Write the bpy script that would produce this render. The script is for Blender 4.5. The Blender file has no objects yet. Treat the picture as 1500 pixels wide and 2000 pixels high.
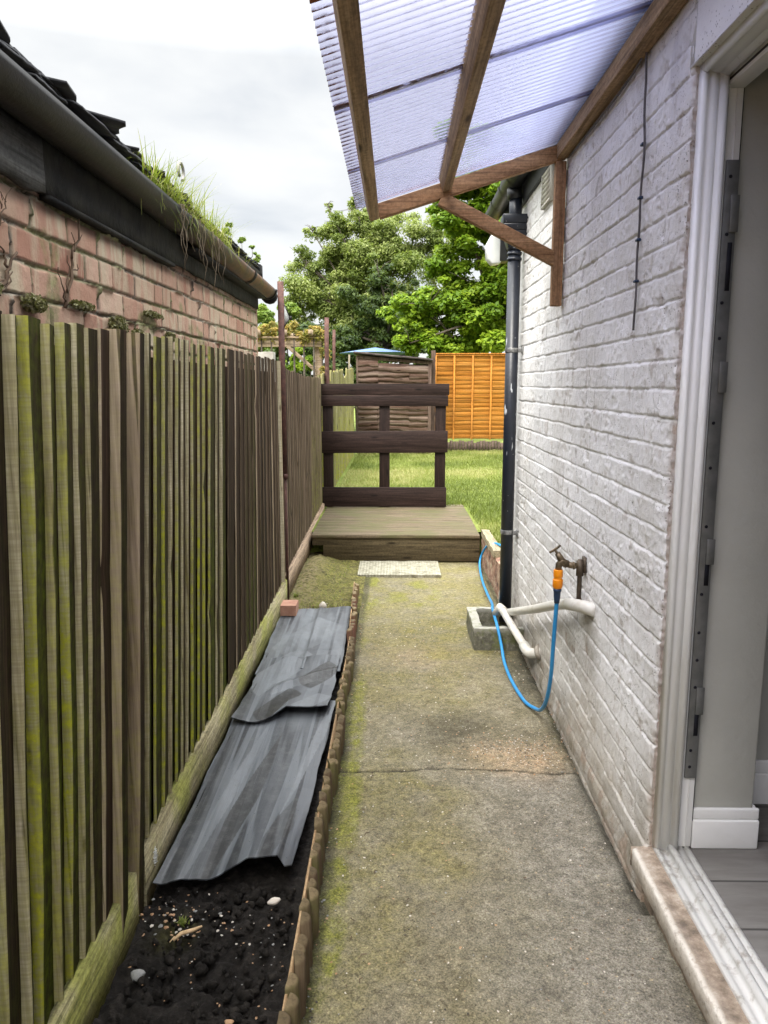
import bpy, math, random
import numpy as np
from mathutils import Vector
R = math.radians
random.seed(7)
rng = np.random.default_rng(7)
scene = bpy.context.scene

# ------------------------------------------------------------------ camera, sky, sun, exposure
cam_d = bpy.data.cameras.new('camera')
cam = bpy.data.objects.new('camera', cam_d)
scene.collection.objects.link(cam)
scene.camera = cam
cam_d.sensor_fit = 'VERTICAL'
cam_d.sensor_height = 24.0
cam_d.lens = 24.0 * 1500.0 / 2000.0
cam_d.clip_start = 0.02
cam_d.clip_end = 2000
cam.location = (0, 0, 1.5)
cam.rotation_euler = (R(90 - 9.39), 0, math.atan(22 / 1520.0))

SUN_EL, SUN_AZ = 52.0, 205.0
world = bpy.data.worlds.new('World')
scene.world = world
world.use_nodes = True
wn = world.node_tree
for n in list(wn.nodes):
    wn.nodes.remove(n)
def wnode(t, **k):
    n = wn.nodes.new(t)
    for a, b in k.items():
        setattr(n, a, b)
    return n
w_out = wnode('ShaderNodeOutputWorld')
w_bg = wnode('ShaderNodeBackground')
w_bg.inputs['Strength'].default_value = 0.1
w_sky = wnode('ShaderNodeTexSky', sky_type='NISHITA', sun_disc=False)
w_sky.sun_elevation = R(SUN_EL)
w_sky.sun_rotation = R(SUN_AZ)
w_tc = wnode('ShaderNodeTexCoord')
w_sep = wnode('ShaderNodeSeparateXYZ')
wn.links.new(w_tc.outputs['Generated'], w_sep.inputs[0])
# clouds: project the direction onto a cloud ceiling
w_add = wnode('ShaderNodeMath', operation='ADD'); w_add.inputs[1].default_value = 0.25
w_max = wnode('ShaderNodeMath', operation='MAXIMUM'); w_max.inputs[1].default_value = 0.0
wn.links.new(w_sep.outputs['Z'], w_max.inputs[0]); wn.links.new(w_max.outputs[0], w_add.inputs[0])
w_comb = wnode('ShaderNodeCombineXYZ')
for ax in ('X', 'Y'):
    d = wnode('ShaderNodeMath', operation='DIVIDE')
    wn.links.new(w_sep.outputs[ax], d.inputs[0]); wn.links.new(w_add.outputs[0], d.inputs[1])
    wn.links.new(d.outputs[0], w_comb.inputs[ax])
w_n = wnode('ShaderNodeTexNoise')
w_n.inputs['Scale'].default_value = 2.1; w_n.inputs['Detail'].default_value = 7; w_n.inputs['Roughness'].default_value = 0.5
w_n.inputs['Distortion'].default_value = 0.25
wn.links.new(w_comb.outputs[0], w_n.inputs['Vector'])
w_r = wnode('ShaderNodeValToRGB')
w_r.color_ramp.elements[0].position = 0.34; w_r.color_ramp.elements[0].color = (0.76, 0.79, 0.825, 1)
w_r.color_ramp.elements[1].position = 0.62; w_r.color_ramp.elements[1].color = (1.04, 1.04, 1.02, 1)
e = w_r.color_ramp.elements.new(0.46); e.color = (0.90, 0.915, 0.925, 1)
wn.links.new(w_n.outputs['Fac'], w_r.inputs[0])
# an overcast sky is brighter overhead than at the horizon
w_pow = wnode('ShaderNodeMapRange')
w_pow.inputs['From Min'].default_value = 0.36; w_pow.inputs['From Max'].default_value = 0.95
w_pow.inputs['To Min'].default_value = 3.2; w_pow.inputs['To Max'].default_value = 29.0
wn.links.new(w_sep.outputs['Z'], w_pow.inputs['Value'])
w_mul = wnode('ShaderNodeVectorMath', operation='SCALE')
wn.links.new(w_r.outputs[0], w_mul.inputs[0]); wn.links.new(w_pow.outputs[0], w_mul.inputs['Scale'])
w_mix = wnode('ShaderNodeMix', data_type='RGBA'); w_mix.inputs['Factor'].default_value = 0.95
wn.links.new(w_sky.outputs[0], w_mix.inputs['A']); wn.links.new(w_mul.outputs[0], w_mix.inputs['B'])
wn.links.new(w_mix.outputs['Result'], w_bg.inputs['Color'])
wn.links.new(w_bg.outputs[0], w_out.inputs[0])

sun_d = bpy.data.lights.new('sun', 'SUN')
sun_d.energy = 1.5
sun_d.angle = R(25)
sun_d.color = (1.0, 0.94, 0.84)
sun = bpy.data.objects.new('sun', sun_d)
scene.collection.objects.link(sun)
sun.rotation_euler = (R(90 - SUN_EL), 0, R(180 - SUN_AZ))

vs = scene.view_settings
vs.view_transform = 'Standard'; vs.look = 'None'; vs.gamma = 1.0; vs.exposure = 1.65
scene.render.engine = 'CYCLES'
scene.cycles.max_bounces = 8
scene.cycles.diffuse_bounces = 5
scene.cycles.transparent_max_bounces = 12

# ------------------------------------------------------------------ numpy noise
def _h(ix, iy, seed):
    n = (ix.astype(np.int64) * 374761393 + iy.astype(np.int64) * 668265263 + seed * 982451653) & 0xffffffff
    n = ((n ^ (n >> 13)) * 1274126177) & 0xffffffff
    return ((n ^ (n >> 16)) & 0xffff) / 65535.0
def vn(x, y, seed=0):
    x = np.asarray(x, float); y = np.asarray(y, float)
    x, y = np.broadcast_arrays(x, y)
    ix = np.floor(x); iy = np.floor(y); fx = x - ix; fy = y - iy
    fx = fx * fx * (3 - 2 * fx); fy = fy * fy * (3 - 2 * fy)
    a = _h(ix, iy, seed); b = _h(ix + 1, iy, seed); c = _h(ix, iy + 1, seed); d = _h(ix + 1, iy + 1, seed)
    return (a * (1 - fx) + b * fx) * (1 - fy) + (c * (1 - fx) + d * fx) * fy
def fbm(x, y, seed=0, o=4):
    s = 0; a = 0.5; t = 0
    for i in range(o):
        s = s + a * vn(np.asarray(x) * 2 ** i, np.asarray(y) * 2 ** i, seed + i * 17); t += a; a *= 0.5
    return s / t
def sstep(a, b, x):
    t = np.clip((x - a) / (b - a), 0, 1); return t * t * (3 - 2 * t)

# ------------------------------------------------------------------ mesh building
class MB:
    def __init__(s):
        s.v = []; s.f = []; s.m = []; s.at = {}; s.n = 0
    def _add(s, V, F, mat=0, attrs=None):
        V = np.asarray(V, float).reshape(-1, 3)
        for k in s.at:
            if not attrs or k not in attrs: s.at[k].append(np.zeros(len(V)))
        if attrs:
            for k, a in attrs.items():
                if k not in s.at: s.at[k] = [np.zeros(s.n)] if s.n else []
                s.at[k].append(np.broadcast_to(np.asarray(a, float), (len(V),)).copy())
        F = [np.asarray(q, int) + s.n for q in F] if not isinstance(F, np.ndarray) else F + s.n
        s.v.append(V); s.f.append(F); s.m.append(np.full(len(F), mat)); s.n += len(V)
        return s
    def grid(s, P, mat=0, attrs=None, keep=None, flip=False):
        nu, nv = P.shape[:2]
        i = np.arange(nu * nv).reshape(nu, nv)
        F = np.stack([i[:-1, :-1], i[1:, :-1], i[1:, 1:], i[:-1, 1:]], -1)
        if flip: F = F[..., ::-1]
        F = F.reshape(-1, 4)
        if keep is not None: F = F[keep.reshape(-1)]
        A = {k: np.asarray(a, float).reshape(-1) for k, a in (attrs or {}).items()}
        return s._add(P.reshape(-1, 3), F, mat, A)
    def box(s, x0, x1, y0, y1, z0, z1, mat=0, attrs=None):
        V = [(x, y, z) for z in (z0, z1) for y in (y0, y1) for x in (x0, x1)]
        F = np.array([(0, 2, 3, 1), (4, 5, 7, 6), (0, 1, 5, 4), (2, 6, 7, 3), (0, 4, 6, 2), (1, 3, 7, 5)])
        return s._add(V, F, mat, attrs)
    def obox(s, c, ax, ay, az, mat=0, attrs=None):      # centre and three half-axis vectors
        c, ax, ay, az = map(lambda q: np.array(q, float), (c, ax, ay, az))
        V = [c + i * ax + j * ay + k * az for k in (-1, 1) for j in (-1, 1) for i in (-1, 1)]
        F = np.array([(0, 2, 3, 1), (4, 5, 7, 6), (0, 1, 5, 4), (2, 6, 7, 3), (0, 4, 6, 2), (1, 3, 7, 5)])
        return s._add(V, F, mat, attrs)
    def bar(s, a, b, w, h, up=(0, 0, 1), mat=0, attrs=None):
        a = Vector(a); b = Vector(b); d = (b - a); L = d.length; d.normalize()
        side = d.cross(Vector(up)); side.normalize(); u = side.cross(d)
        return s.obox((a + b) / 2, d * L / 2, side * w / 2, u * h / 2, mat, attrs)
    def tube(s, pts, r, seg=10, mat=0, caps=True, attrs=None):
        pts = [Vector(p) for p in pts]; n = len(pts)
        rr = [r] * n if np.isscalar(r) else list(r)
        V = []; prev = None
        for i, p in enumerate(pts):
            t = (pts[min(i + 1, n - 1)] - pts[max(i - 1, 0)]).normalized()
            if prev is None:
                q = Vector((0, 0, 1)) if abs(t.z) < 0.9 else Vector((1, 0, 0))
                nrm = t.cross(q).normalized()
            else:
                nrm = (prev - t * prev.dot(t)).normalized()
            prev = nrm; bn = t.cross(nrm)
            for k in range(seg):
                a = 2 * math.pi * k / seg
                V.append(p + (nrm * math.cos(a) + bn * math.sin(a)) * rr[i])
        F = []
        for i in range(n - 1):
            for k in range(seg):
                k2 = (k + 1) % seg
                F.append((i * seg + k, i * seg + k2, (i + 1) * seg + k2, (i + 1) * seg + k))
        if caps:
            F.append(tuple(range(seg))[::-1]); F.append(tuple((n - 1) * seg + k for k in range(seg)))
        return s._add([tuple(v) for v in V], F, mat, attrs)
    def prism(s, poly, axis, a, b, mat=0, attrs=None, nseg=1):
        n = len(poly); V = []
        for j in range(nseg + 1):
            t = a + (b - a) * j / nseg
            for (p, q) in poly:
                V.append({'x': (t, p, q), 'y': (p, t, q), 'z': (p, q, t)}[axis])
        F = []
        for j in range(nseg):
            for k in range(n):
                k2 = (k + 1) % n
                F.append((j * n + k, j * n + k2, (j + 1) * n + k2, (j + 1) * n + k))
        F.append(tuple(range(n))[::-1]); F.append(tuple(nseg * n + k for k in range(n)))
        return s._add(V, F, mat, attrs)
    def lean(s):
        for V in s.v:
            k = 0.052 * np.clip((5.0 - V[:, 1]) / 3.0, 0, 1.0); V[:, 0] += k * np.clip(V[:, 2] - 0.02, -0.1, 3)
        return s
    def build(s, name, mats, parent=None, org=None, smooth=False, bevel=0, bseg=2, fix=True, coll=None):
        V = np.concatenate(s.v)
        if parent is not None:
            q = parent; org = Vector((0, 0, 0))
            while q is not None: org = org + q.location; q = q.parent
        if org is None:
            lo, hi = V.min(0), V.max(0); org = ((lo[0] + hi[0]) / 2, (lo[1] + hi[1]) / 2, lo[2])
        org = np.array(tuple(org), float)
        V = V - org
        me = bpy.data.meshes.new(name)
        counts = np.concatenate([np.array([len(q) for q in F]) if not isinstance(F, np.ndarray) else np.full(len(F), F.shape[1]) for F in s.f])
        loops = np.concatenate([np.concatenate([np.asarray(q) for q in F]) if not isinstance(F, np.ndarray) else F.reshape(-1) for F in s.f])
        me.vertices.add(len(V)); me.vertices.foreach_set('co', V.reshape(-1))
        me.loops.add(len(loops)); me.loops.foreach_set('vertex_index', loops.astype(np.int32))
        me.polygons.add(len(counts))
        me.polygons.foreach_set('loop_start', np.concatenate([[0], np.cumsum(counts)[:-1]]).astype(np.int32))
        me.polygons.foreach_set('material_index', np.concatenate(s.m).astype(np.int32))
        me.update(calc_edges=True); me.validate()
        for k, a in s.at.items():
            t = me.attributes.new(k, 'FLOAT', 'POINT'); t.data.foreach_set('value', np.concatenate(a).astype(np.float32))
        if fix and len(counts) < 60000:
            import bmesh
            bm = bmesh.new(); bm.from_mesh(me); bmesh.ops.recalc_face_normals(bm, faces=bm.faces); bm.to_mesh(me); bm.free()
        if not isinstance(mats, (list, tuple)): mats = [mats]
        for m in mats: me.materials.append(m)
        if smooth: me.polygons.foreach_set('use_smooth', np.ones(len(me.polygons), bool))
        o = bpy.data.objects.new(name, me); scene.collection.objects.link(o)
        if parent is not None: o.parent = parent
        else: o.location = org
        if bevel:
            b = o.modifiers.new('bevel', 'BEVEL'); b.width = bevel; b.segments = bseg; b.limit_method = 'ANGLE'; b.angle_limit = R(40)
            b.harden_normals = False
        return o
def thing(name, label, cat, loc, group=None):
    o = bpy.data.objects.new(name, None); scene.collection.objects.link(o)
    o.empty_display_size = 0.1; o.location = loc; return tag(o, label, cat, group)
def tag(o, label, cat, group=None, kind=None):
    o['label'] = label; o['category'] = cat
    if group: o['group'] = group
    if kind: o['kind'] = kind
    return o
def struct(o, label=None):
    o['kind'] = 'structure'
    return o
def copy_tree(o, parent=None):
    c = o.copy(); scene.collection.objects.link(c); c.parent = parent
    for ch in list(o.children): copy_tree(ch, c)
    return c

# ------------------------------------------------------------------ material building
class G:
    def __init__(s, name):
        s.mat = bpy.data.materials.new(name); s.mat.use_nodes = True
        s.nt = s.mat.node_tree; s.p = s.nt.nodes['Principled BSDF']; s.out = s.nt.nodes['Material Output']
        s.tc = s.nt.nodes.new('ShaderNodeTexCoord'); s.obj = s.tc.outputs['Object']
    def n(s, t, **k):
        q = s.nt.nodes.new(t)
        for a, b in k.items(): setattr(q, a, b)
        return q
    def L(s, a, b): s.nt.links.new(a, b)
    def put(s, sock, v):
        if isinstance(v, bpy.types.NodeSocket): s.L(v, sock)
        elif isinstance(v, (tuple, list)) and len(v) == 3 and sock.type == 'RGBA': sock.default_value = (*v, 1)
        else: sock.default_value = v
    def sc(s, vec=(1, 1, 1), rot=(0, 0, 0), loc=(0, 0, 0), src=None):
        m = s.n('ShaderNodeMapping'); s.L(src or s.obj, m.inputs['Vector'])
        m.inputs['Scale'].default_value = vec; m.inputs['Rotation'].default_value = rot; m.inputs['Location'].default_value = loc
        return m.outputs[0]
    def noise(s, scale=5, detail=5, rough=0.55, vec=None, dist=0, out='Fac'):
        if vec is None:
            s.k = getattr(s, 'k', 0) + 1; vec = s.sc((1, 1, 1), rot=(0.3 * s.k, 0.5 * s.k, 0.9 * s.k), loc=(3.7 * s.k, 1.9 * s.k, 5.3 * s.k))
        q = s.n('ShaderNodeTexNoise'); s.L(vec, q.inputs['Vector'])
        q.inputs['Scale'].default_value = scale; q.inputs['Detail'].default_value = detail; q.inputs['Roughness'].default_value = rough
        q.inputs['Distortion'].default_value = dist
        return q.outputs[out]
    def vor(s, scale=5, feature='F1', vec=None, rand=1, out='Distance'):
        q = s.n('ShaderNodeTexVoronoi', feature=feature); s.L(vec or s.obj, q.inputs['Vector'])
        q.inputs['Scale'].default_value = scale; q.inputs['Randomness'].default_value = rand
        return q.outputs[out]
    def attr(s, name): 
        q = s.n('ShaderNodeAttribute', attribute_name=name); return q.outputs['Fac']
    def ramp(s, f, stops, interp='LINEAR'):
        q = s.n('ShaderNodeValToRGB'); s.L(f, q.inputs[0]); cr = q.color_ramp; cr.interpolation = interp
        while len(cr.elements) < len(stops): cr.elements.new(0.5)
        for e, (p, c) in zip(cr.elements, stops):
            e.position = p; e.color = (c, c, c, 1) if np.isscalar(c) else (*c, 1)
        return q.outputs[0]
    def mix(s, f, a, b, blend='MIX'):
        q = s.n('ShaderNodeMix', data_type='RGBA', blend_type=blend)
        s.put(q.inputs['Factor'], f); s.put(q.inputs['A'], a); s.put(q.inputs['B'], b); return q.outputs['Result']
    def math(s, op, a, b=0.0, clamp=False):
        q = s.n('ShaderNodeMath', operation=op, use_clamp=clamp); s.put(q.inputs[0], a); s.put(q.inputs[1], b); return q.outputs[0]
    def z(s, which='Z'):
        q = s.n('ShaderNodeSeparateXYZ'); s.L(s.obj, q.inputs[0]); return q.outputs[which]
    def bump(s, h, dist=0.002, strength=1.0, normal=None):
        q = s.n('ShaderNodeBump'); s.L(h, q.inputs['Height']); q.inputs['Distance'].default_value = dist; q.inputs['Strength'].default_value = strength
        if normal is not None: s.L(normal, q.inputs['Normal'])
        return q.outputs[0]
    def done(s, color, rough=0.8, normal=None, metal=0.0, spec=0.5, **k):
        s.put(s.p.inputs['Base Color'], color); s.put(s.p.inputs['Roughness'], rough); s.p.inputs['Metallic'].default_value = metal
        s.put(s.p.inputs['Specular IOR Level'], spec)
        if normal is not None: s.L(normal, s.p.inputs['Normal'])
        for a, b in k.items(): s.put(s.p.inputs[a.replace('_', ' ')], b)
        return s.mat

def simple(name, c1, c2, scale=8, rough=0.6, bump=0.0005, metal=0, spec=0.3, bscale=60, detail=6):
    g = G(name); n = g.noise(scale, detail); c = g.mix(g.ramp(n, [(0.35, 0.0), (0.65, 1.0)]), c1, c2)
    return g.done(c, rough, g.bump(g.noise(bscale, 5), bump), metal, spec)

def wood(name, dark, mid, light, axis='y', gs=1.0, rough=0.75, green=None, bump=0.001, knots=True, attr_green=False):
    g = G(name)
    st = {'x': (1.6, 26, 26), 'y': (26, 1.6, 26), 'z': (26, 26, 1.6)}[axis]
    v = g.sc(tuple(a * gs for a in st))
    warp = g.noise(1.5, 3)
    n1 = g.noise(1.0, 7, 0.65, vec=v, dist=0.6)
    n2 = g.noise(4.0, 5, 0.6, vec=v)
    f = g.math('ADD', g.math('MULTIPLY', n1, 0.65), g.math('MULTIPLY', n2, 0.35))
    c = g.ramp(f, [(0.30, dark), (0.48, mid), (0.68, light)])
    big = g.noise(2.3, 4)
    c = g.mix(g.ramp(big, [(0.35, 0.0), (0.7, 0.3)]), c, mid)
    n5 = g.noise(1.0, 4, 0.7, vec=g.sc(tuple(a_ * gs * 4.5 if a_ > 5 else a_ * gs * 2.5 for a_ in st)))
    c = g.mix(1.0, c, g.ramp(n5, [(0.34, 0.55), (0.5, 1.0), (0.66, 1.35)]), 'MULTIPLY'); c = g.mix(1.0, c, g.ramp(g.noise(70, 4, .75), [(0.36, 0.75), (0.5, 1.0), (0.64, 1.2)]), 'MULTIPLY'); f = g.math('ADD', f, g.math('MULTIPLY', n5, 0.5))
    if knots:
        kv = g.sc({'x': (3, 12, 12), 'y': (12, 3, 12), 'z': (12, 12, 3)}[axis])
        k = g.vor(1.0, vec=kv); c = g.mix(g.ramp(k, [(0.06, 1.0), (0.16, 0.0)]), c, tuple(a * 0.5 for a in dark))
    if green:
        gn = g.noise(3.0, 6, 0.65); ga = g.ramp(gn, [(0.42, 0.0), (0.62, 0.8)])
        if attr_green: ga = g.math('MULTIPLY', g.attr('green'), g.ramp(gn, [(0.25, 0.3), (0.6, 1.0)]), True)
        c = g.mix(ga, c, green)
    return g.done(c, rough, g.bump(f, bump), spec=0.18)

# ================================================================== SETTING
m_mud = simple('ground_earth', (0.05, 0.04, 0.025), (0.09, 0.075, 0.045), 3, 0.95, 0.01, bscale=20)
g_ = MB()
xs = np.array([-600, -60, -20, -4, 4, 20, 60, 600.]); ys = np.array([-600, -60, -10, 5, 20, 60, 600.])
XX, YY = np.meshgrid(xs, ys, indexing='ij')
g_.grid(np.stack([XX, YY, np.full_like(XX, -0.16)], -1))
struct(g_.build('ground', m_mud, org=(0, 0, -0.16)))

# ---- concrete path
def m_path():
    g = G('weathered_concrete')
    fine = g.noise(90, 6, 0.7); big = g.noise(2.2, 6, 0.6); mid = g.noise(11, 7, 0.65)
    c = g.ramp(mid, [(0.30, (0.145, 0.124, 0.080)), (0.5, (0.235, 0.206, 0.142)), (0.70, (0.34, 0.305, 0.22))])
    c = g.mix(g.ramp(big, [(0.35, 0.0), (0.65, 0.5)]), c, (0.165, 0.145, 0.105)); st2 = g.noise(0.9, 6, 0.65); c = g.mix(g.ramp(st2, [(0.44, 0.0), (0.60, 0.5)]), c, (0.085, 0.073, 0.050))
    c = g.mix(g.math('MULTIPLY', g.attr('grey'), 0.85, True), c, g.ramp(mid, [(0.3, (0.16, 0.145, 0.118)), (0.7, (0.30, 0.28, 0.235))]))
    c = g.mix(g.math('MULTIPLY', g.attr('sand'), g.ramp(g.noise(30, 6, .7), [(0.35, 0.2), (0.6, 1.0)]), True), c, (0.42, 0.31, 0.20))
    c = g.mix(g.ramp(fine, [(0.40, 0.35), (0.52, 0.0)]), c, (0.09, 0.075, 0.05))
    # exposed aggregate: pale and dark stones of several sizes
    w = g.noise(30, 3, out='Color')
    vsrc = g.n('ShaderNodeVectorMath', operation='ADD'); g.L(g.obj, vsrc.inputs[0])
    sc_ = g.n('ShaderNodeVectorMath', operation='SCALE'); g.L(w, sc_.inputs[0]); sc_.inputs['Scale'].default_value = 0.02; g.L(sc_.outputs[0], vsrc.inputs[1])
    for (s_, thr, colA, colB, seed) in ((48, 0.24, (0.40, 0.335, 0.22), (0.11, 0.065, 0.04), 0), (125, 0.30, (0.34, 0.295, 0.205), (0.05, 0.038, 0.026), 5)):
        vv = g.sc((1, 1, 1), loc=(seed, seed, 0), src=vsrc.outputs[0])
        d = g.vor(s_, vec=vv); cc = g.vor(s_, vec=vv, out='Color')
        sep = g.n('ShaderNodeSeparateColor'); g.L(cc, sep.inputs[0])
        pick = g.math('MULTIPLY', g.ramp(sep.outputs[0], [(0.60, 0.0), (0.80, 0.85)]), g.ramp(g.noise(5, 5, .7), [(0.35, 0.25), (0.6, 1.0)]))
        stone = g.mix(g.ramp(sep.outputs[1], [(0.3, 0.0), (0.35, 1.0)]), colB, colA)
        mask = g.math('MULTIPLY', g.ramp(d, [(thr * 0.8, 1.0), (thr, 0.0)]), pick)
        c = g.mix(mask, c, stone)
    gm = g.noise(38, 6, 0.75); gm2 = g.noise(6, 5, .6)
    film = g.math('MULTIPLY', g.attr('film'), g.ramp(gm2, [(0.3, 0.15), (0.65, 0.9)]), True)
    c = g.mix(g.math('MULTIPLY', film, 0.8), c, g.ramp(g.noise(55, 5, .7), [(0.35, (0.09, 0.080, 0.016)), (0.6, (0.25, 0.22, 0.065))]))
    ma = g.math('SUBTRACT', g.math('MULTIPLY', g.attr('moss'), 1.25), gm, True)
    ma = g.math('MULTIPLY', g.ramp(ma, [(0.0, 0.0), (0.5, 0.95)]), g.ramp(g.noise(17, 6, .75), [(0.34, 0.15), (0.56, 1.0)]))
    c = g.mix(ma, c, g.ramp(g.noise(120, 3), [(0.3, (0.10, 0.105, 0.018)), (0.7, (0.27, 0.27, 0.055))]))
    c = g.mix(g.math('MULTIPLY', g.attr('wet'), g.ramp(gm2, [(0.3, 0.35), (0.6, 1.0)]), True), c, (0.045, 0.042, 0.03))
    c = g.mix(g.attr('crack'), c, (0.03, 0.027, 0.02))
    gr = g.noise(190, 4, 0.75); gr2 = g.noise(42, 5, 0.8)
    c = g.mix(1.0, c, g.ramp(gr, [(0.34, 0.50), (0.5, 1.0), (0.64, 1.5)]), 'MULTIPLY')
    c = g.mix(1.0, c, g.ramp(gr2, [(0.36, 0.68), (0.5, 1.0), (0.62, 1.25)]), 'MULTIPLY')
    h = g.math('ADD', g.math('MULTIPLY', fine, 0.6), g.math('ADD', g.math('MULTIPLY', mid, 0.5), g.math('MULTIPLY', gr2, 0.7)))
    h = g.math('ADD', h, g.math('MULTIPLY', ma, 0.5))
    return g.done(c, 0.92, g.bump(h, 0.012, 1.0), spec=0.2)
X = np.arange(-0.235, 0.7651, 0.01); Y = np.concatenate([np.arange(-3, 1, 0.05), np.arange(1, 4.6, 0.0085), np.arange(4.6, 6.62, 0.015)])
PX, PY = np.meshgrid(X, Y, indexing='ij')
crk = 2.825 + 0.03 * (fbm(PX * 9, PX * 0, 3, 5) - 0.5) + 0.012 * np.sin(PX * 7)
cm = (1 - sstep(0.003, 0.0095, np.abs(PY - crk))) * sstep(0.1, 0.45, fbm(PX * 22, PY * 3, 9) + 0.1)
cr2 = np.abs(fbm(PX * 2.3, PY * 2.3, 201, 5) - 0.5); cm = np.maximum(cm, 0.45 * (1 - sstep(0.001, 0.006, cr2)) * sstep(0.55, 0.7, fbm(PX * 1.5, PY * 1.5, 202)))
hh = 0.008 * (fbm(PX * 3, PY * 3, 1) - 0.5) + 0.004 * (fbm(PX * 25, PY * 25, 2) - 0.5) - 0.009 * cm
wall_gap = sstep(0.705, 0.735, PX + 0.02 * (fbm(PY * 14, PY * 0, 4) - 0.5))
hh = hh - 0.02 * wall_gap * (PY > 2.0)
e1 = -0.205 + 0.02 * fbm(PY * 3, PY * 0, 5)
moss = (1 - sstep(0.0, 0.115, PX - e1 - 0.05 * (fbm(PY * 5, PX * 3, 8) - 0.5))) * (0.45 + 0.75 * fbm(PY * 1.4, PY * 0, 6)) * (1 - 0.35 * sstep(3.3, 4.5, PY))
moss += 0.8 * sstep(5.0, 5.5, PY + 0.5 * fbm(PX * 4, PY * 4, 31)) * fbm(PX * 3, PY * 3, 32) * (1 - sstep(0.2, .5, PX))
moss = moss * (0.25 + 1.15 * sstep(0.35, 0.62, fbm(PX * 6, PY * 3.5, 66)))
moss += 0.5 * (1 - sstep(0.0, 0.09, 0.72 - PX)) * sstep(2.7, 3.1, PY) * (1 - sstep(3.4, 3.8, PY)) 
film = np.clip(0.25 + 0.55 * sstep(0.42, 0.62, fbm(PX * 2.2, PY * 1.6, 12)) * (1 - sstep(0.15, 0.55, PX - 0.1 * (PY - 2))) + 0.75 * sstep(3.6, 4.8, PY), 0, 1)
film *= 1 - 0.75 * sstep(0.15, 0.6, PX) * (PY < 2.9)
grey = np.clip(sstep(0.15, 0.5, PX + 0.25 * (fbm(PX * 4, PY * 4, 13) - 0.5)) * (1 - sstep(2.75, 2.86, PY)) + 0.4 * sstep(0.5, .7, fbm(PX * 2, PY * 2, 14)), 0, 1)
sand = np.exp(-((PX - 0.5) / 0.2) ** 2 - ((PY - 2.95 - 0.05 * np.sin(PX * 9)) / 0.13) ** 2) * 1.2 + 0.5 * np.exp(-((PX - 0.15) / 0.25) ** 2 - ((PY - 4.1) / 0.2) ** 2)
wet = 0.75 * np.exp(-((PX - 0.25) / 0.17) ** 2 - ((PY - 3.2) / 0.2) ** 2) + 0.9 * sstep(0.66, 0.73, PX + 0.03 * (fbm(PX * 9, PY * 9, 15) - 0.5)) * (PY > 2.0) \
    + 0.75 * (1 - sstep(0.0, 0.03, PX - e1 + 0.012)) + 0.8 * np.exp(-((PX - 0.66) / 0.08) ** 2) * sstep(3.3, 3.7, PY) * (1 - sstep(4.0, 4.3, PY))
b_ = MB()
b_.grid(np.stack([PX, PY, hh], -1), attrs=dict(crack=cm, moss=np.clip(moss, 0, 1.2), film=film, grey=grey, sand=np.clip(sand, 0, 1), wet=np.clip(wet, 0, 1)))
path_mat = m_path()
struct(b_.build('path', path_mat, org=(0.25, 2, 0), smooth=True))

# ---- soil bed
def m_soil():
    g = G('black_soil')
    n = g.noise(28, 8, 0.75); n2 = g.noise(110, 5, 0.7)
    c = g.ramp(n, [(0.32, (0.006, 0.005, 0.004)), (0.52, (0.017, 0.0145, 0.012)), (0.68, (0.042, 0.036, 0.030))])
    c = g.mix(g.ramp(n2, [(0.66, 0.0), (0.72, 0.6)]), c, (0.13, 0.105, 0.075))
    c = g.mix(g.math('MULTIPLY', g.attr('moss'), g.ramp(g.noise(14, 6, .7), [(0.3, 0.25), (0.6, 1.0)]), True), c,
              g.ramp(g.noise(60, 4), [(0.3, (0.05, 0.052, 0.012)), (0.5, (0.12, 0.115, 0.025)), (0.7, (0.26, 0.24, 0.07))]))
    c = g.mix(g.math('MULTIPLY', g.attr('straw'), g.ramp(g.noise(35, 6, .7), [(0.4, 0.0), (0.6, 1.0)]), True), c, (0.21, 0.17, 0.095))
    h = g.math('ADD', g.math('MULTIPLY', n, 1.0), g.math('MULTIPLY', n2, 0.4))
    return g.done(c, 0.95, g.bump(h, 0.012), spec=0.2)
X = np.arange(-0.80, -0.2299, 0.006); Y = np.concatenate([np.arange(-3, 1.1, 0.04), np.arange(1.1, 2.5, 0.0055), np.arange(2.5, 6.7, 0.012)])
PX, PY = np.meshgrid(X, Y, indexing='ij')
bill = np.abs(fbm(PX * 13, PY * 13, 21, 4) - 0.5) * 2
lump = fbm(PX * 30, PY * 30, 22, 4)
far = sstep(4.95, 5.15, PY)
zz = -0.02 + 0.075 * (1 - bill) * fbm(PX * 5, PY * 5, 23) + 0.03 * (lump - 0.5) - 0.04
zz = np.where(PY > 2.4, zz * 0.5 - 0.03, zz)
mound = 0.075 * np.exp(-((PX + 0.64) / 0.14) ** 2 - ((PY - 6.05) / 0.55) ** 2) + 0.02 * fbm(PX * 12, PY * 12, 24) + 0.015 * fbm(PX * 40, PY * 40, 25)
zz = zz * (1 - far) + far * (mound - 0.004)
stripy = 1 - sstep(-0.72, -0.5, PX)
b_ = MB()
b_.grid(np.stack([PX, PY, zz], -1), attrs=dict(moss=np.clip(far * 1.1 - 0.25 * stripy, 0, 1) + 0.9 * np.exp(-((PX + 0.62) / 0.05) ** 2 - ((PY - 1.93) / 0.05) ** 2) * fbm(PX * 30, PY * 30, 44),
                                              straw=np.clip(far * stripy + 0.25 * far, 0, 1)))
struct(b_.build('soil', m_soil(), org=(-0.5, 2, 0), smooth=True))

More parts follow.
